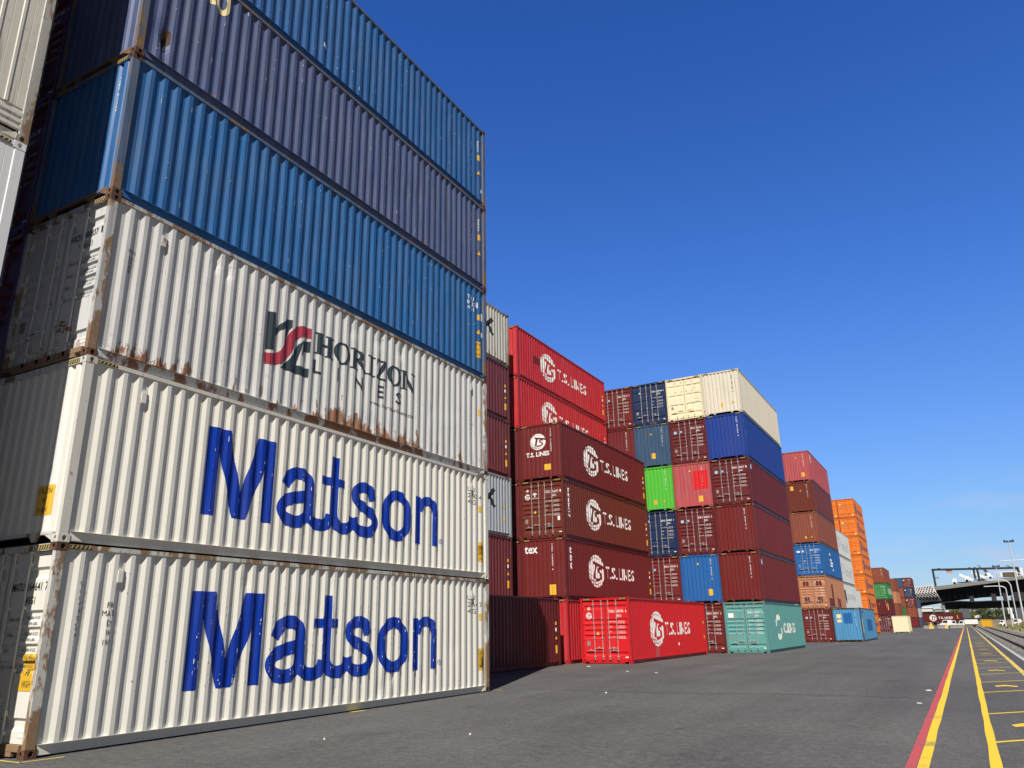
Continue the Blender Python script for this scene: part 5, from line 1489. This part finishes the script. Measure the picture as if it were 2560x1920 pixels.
arm_lamp((2545, 1556), (2527, 1465), (2475, 1451), 195, 'curved arm street lamp, higher and right of the pair by the railway')
arm_lamp((2600, 1556), (2565, 1455), (2491, 1431), 180, 'curved arm street lamp reaching in above the elevated road at right', 0.11)
arm_lamp((2640, 1556), (2612, 1430), (2505, 1402), 170, 'street lamp with long thin straight arm high at the right edge', 0.09)
# traffic signals
for u, v, s, lab in ((2525, 1527, 1.0, 'white backed traffic signal seen from behind, upper one'), (2530.5, 1541, 0.85, 'white backed traffic signal seen from behind, lower one')):
    y = 240; p = at(u, v, y)
    t = empty('traffic_signal', (p.x, y, 0), 0, lab, 'traffic signal', 'traffic signals by the railway')
    b = MB(); b.tube([(0.3, 0, 0), (0, 0, p.z)], 0.07, n=8); put('pole', b.mesh('pole'), M_LAMP, t)
    b = MB(); b.box(-0.45*s, 0.45*s, -0.1, 0.05, p.z-0.75*s, p.z+0.75*s); b.box(-0.2*s, 0.2*s, -0.35, -0.1, p.z-0.55*s, p.z+0.55*s); put('signal_head', b.mesh('signal_head'), M_WPAINT, t)
# vehicles
def van(u, v, y, L_, h_, label, cat, rot=0, kind='van', col=None):
    p = at(u, v, y); col = col or M_WPAINT
    t = empty({'van': 'parked_van', 'ute': 'utility_truck', 'truck': 'box_truck'}[kind], (p.x, y, 0), rot, label, cat, 'white vehicles at the end of the yard')
    w = 0.95
    b = MB()
    if kind == 'van': o_ = [(0, .35), (L_, .35), (L_, h_*.85), (L_-.2, h_), (L_*.30, h_), (L_*.16, h_*.62), (0, h_*.52)]
    elif kind == 'ute': o_ = [(0, .4), (L_, .4), (L_, h_*.55), (L_*.55, h_*.55), (L_*.52, h_), (L_*.28, h_), (L_*.18, h_*.6), (0, h_*.52)]
    else: o_ = [(0, .5), (L_*.30, .5), (L_*.30, h_*.9), (L_*.10, h_*.9), (0.05, h_*.5)]
    prism(b, o_, -w, w); put('body' if kind != 'truck' else 'cab', b.mesh('body'), col, t)
    if kind == 'truck':
        b = MB(); b.box(L_*.33, L_, -1.15, 1.15, 0.8, h_); put('cargo_box', b.mesh('cargo_box'), col, t)
        b = MB(); b.box(0.3, L_-0.1, -0.5, 0.5, 0.5, 0.78); put('chassis', b.mesh('chassis'), M_DARK, t)
    b = MB()
    wx = {'van': [(L_*.20, h_*.64), (L_*.62, h_*.64), (L_*.62, h_*.92), (L_*.33, h_*.92)], 'ute': [(L_*.22, h_*.62), (L_*.50, h_*.62), (L_*.49, h_*.93), (L_*.30, h_*.93)], 'truck': [(L_*.05, h_*.52), (L_*.24, h_*.52), (L_*.24, h_*.82), (L_*.11, h_*.82)]}[kind]
    prism(b, wx, -w-0.02, w+0.02); put('window', b.mesh('window'), M_GLASS, t)
    for x in (L_*.18, L_*.80):
        for s in (-1, 1):
            b = MB(); b.cyl((x, s*(w-0.08), .36), (0, 1, 0), .36, .24); put('wheel', b.mesh('wheel'), M_TYRE, t)
van(2350, 1560, 232, 2.9, 2.0, 'white van parked under the T.S. LINES container at the end of the yard', 'van')
van(2372, 1560, 234, 3.2, 1.8, 'white utility truck parked right of the white van at the end of the yard', 'utility truck', kind='ute')
van(2396, 1560, 240, 4.6, 2.0, 'white box truck at the far end of the yellow path', 'truck', kind='truck')
van(2498, 1560, 255, 1.6, 1.7, 'white van seen end on beyond the yellow box by the railway', 'van')
van(2528, 1557, 250, 2.4, 1.9, 'small white vehicle behind the grass at the foot of the street lamps', 'van')
# container on a trailer at the end of the yard
YT = 285
p = at(2302, 1556, YT)
tr = empty('semi_trailer', (p.x, YT, 0), R(-10), 'dark semi trailer carrying the crosswise T.S. LINES container', 'trailer')
b = MB(); b.box(0.2, 12.3, 0.3, 2.1, 0.95, 1.25); put('chassis', b.mesh('chassis'), M_DARK, tr)
for x in (1.2, 2.5, 3.8, 10.6, 11.7):
    for s in (0.35, 2.1):
        b = MB(); b.cyl((x, s, 0.5), (0, 1, 0), 0.5, 0.3); put('wheel', b.mesh('wheel'), M_TYRE, tr)
c = container(0, 0, 1, 'maroon2', 'end', 'maroon T.S. LINES container lying crosswise on a trailer at the end of the yard', stripes=False)
# turned so that its right side faces the camera
c.root.rotation_euler = (0, 0, R(-100)); c.root.location = (p.x, YT+1.2, 1.28)
c.y0 = YT
ts_logo(lambda *a: S(c, *a), PM('maroon2'), 4.0, 1.47, 1.05, 1.0)
S(c, text_fit('T.S. LINES', 5.6, 9.7, 1.16, 1.78, bold=0.03), M_WHITE)
S(c, [rect(0.35, 0.65, 0.9, 2.2)], M_WHITE); S(c, [rect(10.9, 11.1, 1.2, 2.2), rect(11.2, 11.4, 1.0, 1.4)], M_YEL, 'caution_sign')
# wet-looking yellow boards, barriers, box
for u, v0, v1, y, lab in ((2329, 1555, 1571, 212, 'tall folded yellow barrier board at the end of the yard'), (2367, 1557, 1570, 214, 'yellow barrier board between the two parked white vehicles')):
    p, q = at(u, v1, y), at(u, v0, y); h_ = q.z-p.z; wd = 1.15 if u < 2350 else 0.75
    t = empty('barrier_board', (p.x, y, 0), 0, lab, 'barrier', 'yellow barrier boards')
    for s in (-1, 1):
        b = MB(); b.poly([(-0.45*wd, s*0.45, 0), (0.45*wd, s*0.45, 0), (0.08, s*0.05, h_), (-0.08, s*0.05, h_)]); b.poly([(-0.45*wd, s*0.5, 0), (-0.08, s*0.1, h_), (0.08, s*0.1, h_), (0.45*wd, s*0.5, 0)])
        put('panel', b.mesh('panel'), M_YBOX, t)
    b = MB(); b.tube([(-0.12, 0, h_), (0.12, 0, h_)], 0.05); put('hinge', b.mesh('hinge'), M_DARK, t)
bm_c = MB(); prof = [(-0.3, 0), (0.3, 0), (0.28, 0.15), (0.12, 0.35), (0.1, 0.8), (-0.1, 0.8), (-0.12, 0.35), (-0.28, 0.15)]
n = len(prof)
bm_c.v = [(0, y, z) for y, z in prof]+[(3.0, y, z) for y, z in prof]
bm_c.f = [tuple(range(n)), tuple(range(2*n-1, n-1, -1))]+[(i, n+i, n+(i+1) % n, (i+1) % n) for i in range(n)]; bm_c.m = [0]*(n+2)
jm = bm_c.mesh('concrete_barrier')
for u, y, lab in ((2309, 216, 'concrete barrier left of the tall yellow barrier board'), (2336, 216, 'concrete barrier right of the tall yellow barrier board'), (2375, 222, 'concrete barrier in front of the parked white utility truck')):
    p = at(u, 1565, y); tag(put('concrete_barrier', jm, M_OLDC, loc=(p.x, y, 0.004)), lab, 'barrier', 'concrete barriers at the end of the yard')
p = at(2455, 1563, 236)
t = empty('skip_box', (p.x, 236, 0), R(-8), 'yellow steel box standing beside the railway track', 'skip')
b = MB(); prism(b, [(0, 0.1), (2.3, 0.1), (2.15, 1.85), (-0.1, 1.85)], 0, 3.0); put('body', b.mesh('body'), M_YBOX, t)
b = MB()
for x in (0.2, 1.0, 1.8): b.box(x, x+0.12, -0.07, 0, 0.15, 1.8)
put('rib', b.mesh('rib'), M_YBOX, t)
b = MB(); b.box(-0.15, 2.2, -0.1, 3.1, 1.85, 1.95); put('rim', b.mesh('rim'), M_YBOX, t)
# embankment and low wall
b = MB(); rn = random.Random(8)
E0, E1_ = at(2425, 1553, 262), at(2470, 1553, 262)
nxs = 16
for j in range(4):
    for i in range(nxs+1):
        b.v.append((10+(22)*i/nxs, 262+j*2.0+rn.uniform(-.4, .4), (0, 0.9, 1.5, 1.8)[j]*(1+rn.uniform(-.12, .12))))
for j in range(3):
    for i in range(nxs): b.f.append((j*(nxs+1)+i, j*(nxs+1)+i+1, (j+1)*(nxs+1)+i+1, (j+1)*(nxs+1)+i)); b.m.append(0)
tag(put('embankment', b.mesh('embankment', fix=False), plain('brown_earth', (0.17, 0.135, 0.09), 0.95, var=0.4, scale=0.7)), kind='structure')
wz = at(2440, 1545, 271).z
b = MB(); b.box(0, 13.5, 0, 0.4, 0, wz-0.2); b.box(-0.1, 13.6, -0.1, 0.5, wz-0.2, wz)
tag(put('boundary_wall', b.mesh('boundary_wall'), M_DARK, loc=(9.5, 271, 0.004)), 'long low dark wall above the brown bank under the bridge', 'wall')
# buildings
def building(u0, v0, u1, v1, y, wallm, label, nw=0, roofm=None, depth=14):
    a, c_ = at(u0, v0, y), at(u1, v1, y)
    w_ = c_.x-a.x; h_ = a.z
    t = empty('warehouse_building', (a.x, y, 0), 0, label, 'building', 'pale buildings beyond the bridges')
    b = MB(); b.box(0, w_, 0, depth, 0, h_); put('wall', b.mesh('wall'), wallm, t)
    b = MB(); b.box(-0.3, w_+0.3, -0.3, depth+0.3, h_, h_+0.4); put('roof', b.mesh('roof'), roofm or M_WPAINT, t)
    for i in range(nw):
        x = w_*(i+0.5)/nw
        b = MB(); b.box(x-0.9, x+0.9, -0.06, 0.02, h_*0.60, h_*0.60+1.5); f = put('window', b.mesh('window'), M_GLASS, t)
cw = plain('cream_render', (0.62, 0.62, 0.58), 0.8); gw = plain('grey_cladding', (0.30, 0.32, 0.32), 0.8)
building(2302, 1521, 2335, 1545, 392, cw, 'long pale building with dark windows left under the lower bridge', 3)
building(2336, 1522, 2362, 1545, 388, gw, 'grey clad building right of the pale one under the lower bridge', 2)
building(2362, 1523, 2376, 1545, 400, cw, 'small white building beside the dark bridge pier', 1)
building(2432, 1523, 2450, 1545, 412, cw, 'white house with two dark window bands among the trees', 0, M_DARK)
building(2294, 1519, 2304, 1532, 300, M_DARK, 'small dark block right of the farthest stack', 0, M_DARK, 4)
p = at(2433, 1527, 384.5)
# window bands of the white house
h_ob = [o for o in bpy.data.objects if o.get('label', '').startswith('white house')][0]
for v in (1529, 1534.5):
    z = at(2440, v, 412).z; b = MB(); b.box(0.5, 3.2, -0.08, 0.02, z-0.45, z+0.45); put('window', b.mesh('window'), M_GLASS, h_ob)

# trees
def tree(x, y, h_, r, label, seed, cm, n=420):
    rn = random.Random(seed)
    t = empty('tree', (x, y, 0), 0, label, 'tree', 'trees beyond the bridges')
    b = MB(); b.tube([(0, 0, 0), (0.2, 0.1, h_*0.3), (0.1, 0, h_*0.62)], 0.28, 0.10, 7)
    for i in range(5):
        a = rn.uniform(0, 6.28); b.tube([(0.15, 0.05, h_*(0.28+0.06*i)), (math.cos(a)*r*0.6, math.sin(a)*r*0.6, h_*(0.5+0.08*i))], 0.10, 0.03, 5)
    put('trunk', b.mesh('trunk'), plain('bark_%d' % seed, (0.09, 0.07, 0.05), 0.9), t)
    cl = [(rn.gauss(0, r*0.42), rn.gauss(0, r*0.42), h_*rn.uniform(0.36, 0.94), r*rn.uniform(0.22, 0.42)) for _ in range(15)]
    b = MB()
    for i in range(n):
        cx_, cy_, cz_, cr_ = cl[i % len(cl)]
        d = Vector((rn.gauss(0, 1), rn.gauss(0, 1), rn.gauss(0, 0.8))).normalized()*cr_*rn.uniform(0.5, 1.05)
        c_ = Vector((cx_, cy_, cz_))+d
        s = rn.uniform(0.12, 0.34)*(r/3)
        u_ = Vector((rn.uniform(-1, 1), rn.uniform(-1, 1), rn.uniform(-1, 1))).normalized(); v_ = u_.cross(Vector((rn.uniform(-1, 1), rn.uniform(-1, 1), 1))).normalized()
        b.quad(c_-u_*s, c_-v_*s*0.6, c_+u_*s, c_+v_*s*0.6)
    put('crown', b.mesh('crown', fix=False), cm, t)
LF = [plain('leaf_dark', (0.060, 0.082, 0.032), 0.8, var=0.5, scale=0.5), plain('leaf_mid', (0.12, 0.15, 0.045), 0.8, var=0.5, scale=0.5), plain('leaf_yellow', (0.19, 0.21, 0.035), 0.8, var=0.4, scale=0.5)]
TREES = [(2382, 1524, 375, 2.6, 1, 'mid green tree right of the small white building'), (2392, 1526, 368, 3.0, 1, 'mid green tree against the left of the bridge pier'), (2427, 1524, 366, 2.2, 2, 'yellow green tree just right of the bridge pier'),
         (2453, 1522, 372, 3.2, 0, 'dark tree right of the white house under the bridge'), (2464, 1524, 370, 3.4, 1, 'mid green tree above the dark boundary wall'), (2476, 1522, 368, 3.6, 0, 'dark tree behind the yellow box'), (2489, 1523, 365, 3.4, 0, 'dark tree behind the left floodlight mast'),
         (2502, 1521, 360, 3.6, 1, 'mid green tree between the left floodlight mast and the signals'), (2516, 1522, 358, 3.6, 0, 'dark tree behind the traffic signals'), (2531, 1522, 356, 3.4, 0, 'dark tree behind the curved arm street lamps'), (2556, 1522, 354, 3.6, 0, 'dark tree at the right edge under the bridge'),
         (2374, 1530, 360, 2.2, 0, 'dark bush above the crosswise T.S. LINES container')]
for i, (u, v, y, r_, k, lab) in enumerate(TREES):
    y += 26; p = at(u, v, y); tree(p.x, y, max(4.5, p.z+0.5), r_*1.25, lab, 40+i, LF[k])
# far ridge of vegetation that closes the view under the bridges
b = MB(); rn = random.Random(17)
for i in range(5200):
    x = rn.uniform(-60, 130); y = rn.uniform(425, 460); zt = 6.2+2.2*math.sin(x*0.13)+1.2*math.sin(x*0.41+1)
    z = rn.random()**0.7*zt; s = rn.uniform(0.5, 1.2)
    a = Vector((rn.uniform(-1, 1), rn.uniform(-.6, .6), rn.uniform(-1, 1))).normalized()*s; c_ = Vector((rn.uniform(-1, 1), rn.uniform(-.6, .6), rn.uniform(-1, 1))).normalized()*s
    o_ = Vector((x, y, z+0.2)); b.quad(o_-a, o_-c_*.7, o_+a, o_+c_*.7)
tag(put('woodland', b.mesh('woodland', fix=False), LF[0]), 'dark band of far off trees closing the view under the bridges', 'woodland', kind='stuff')
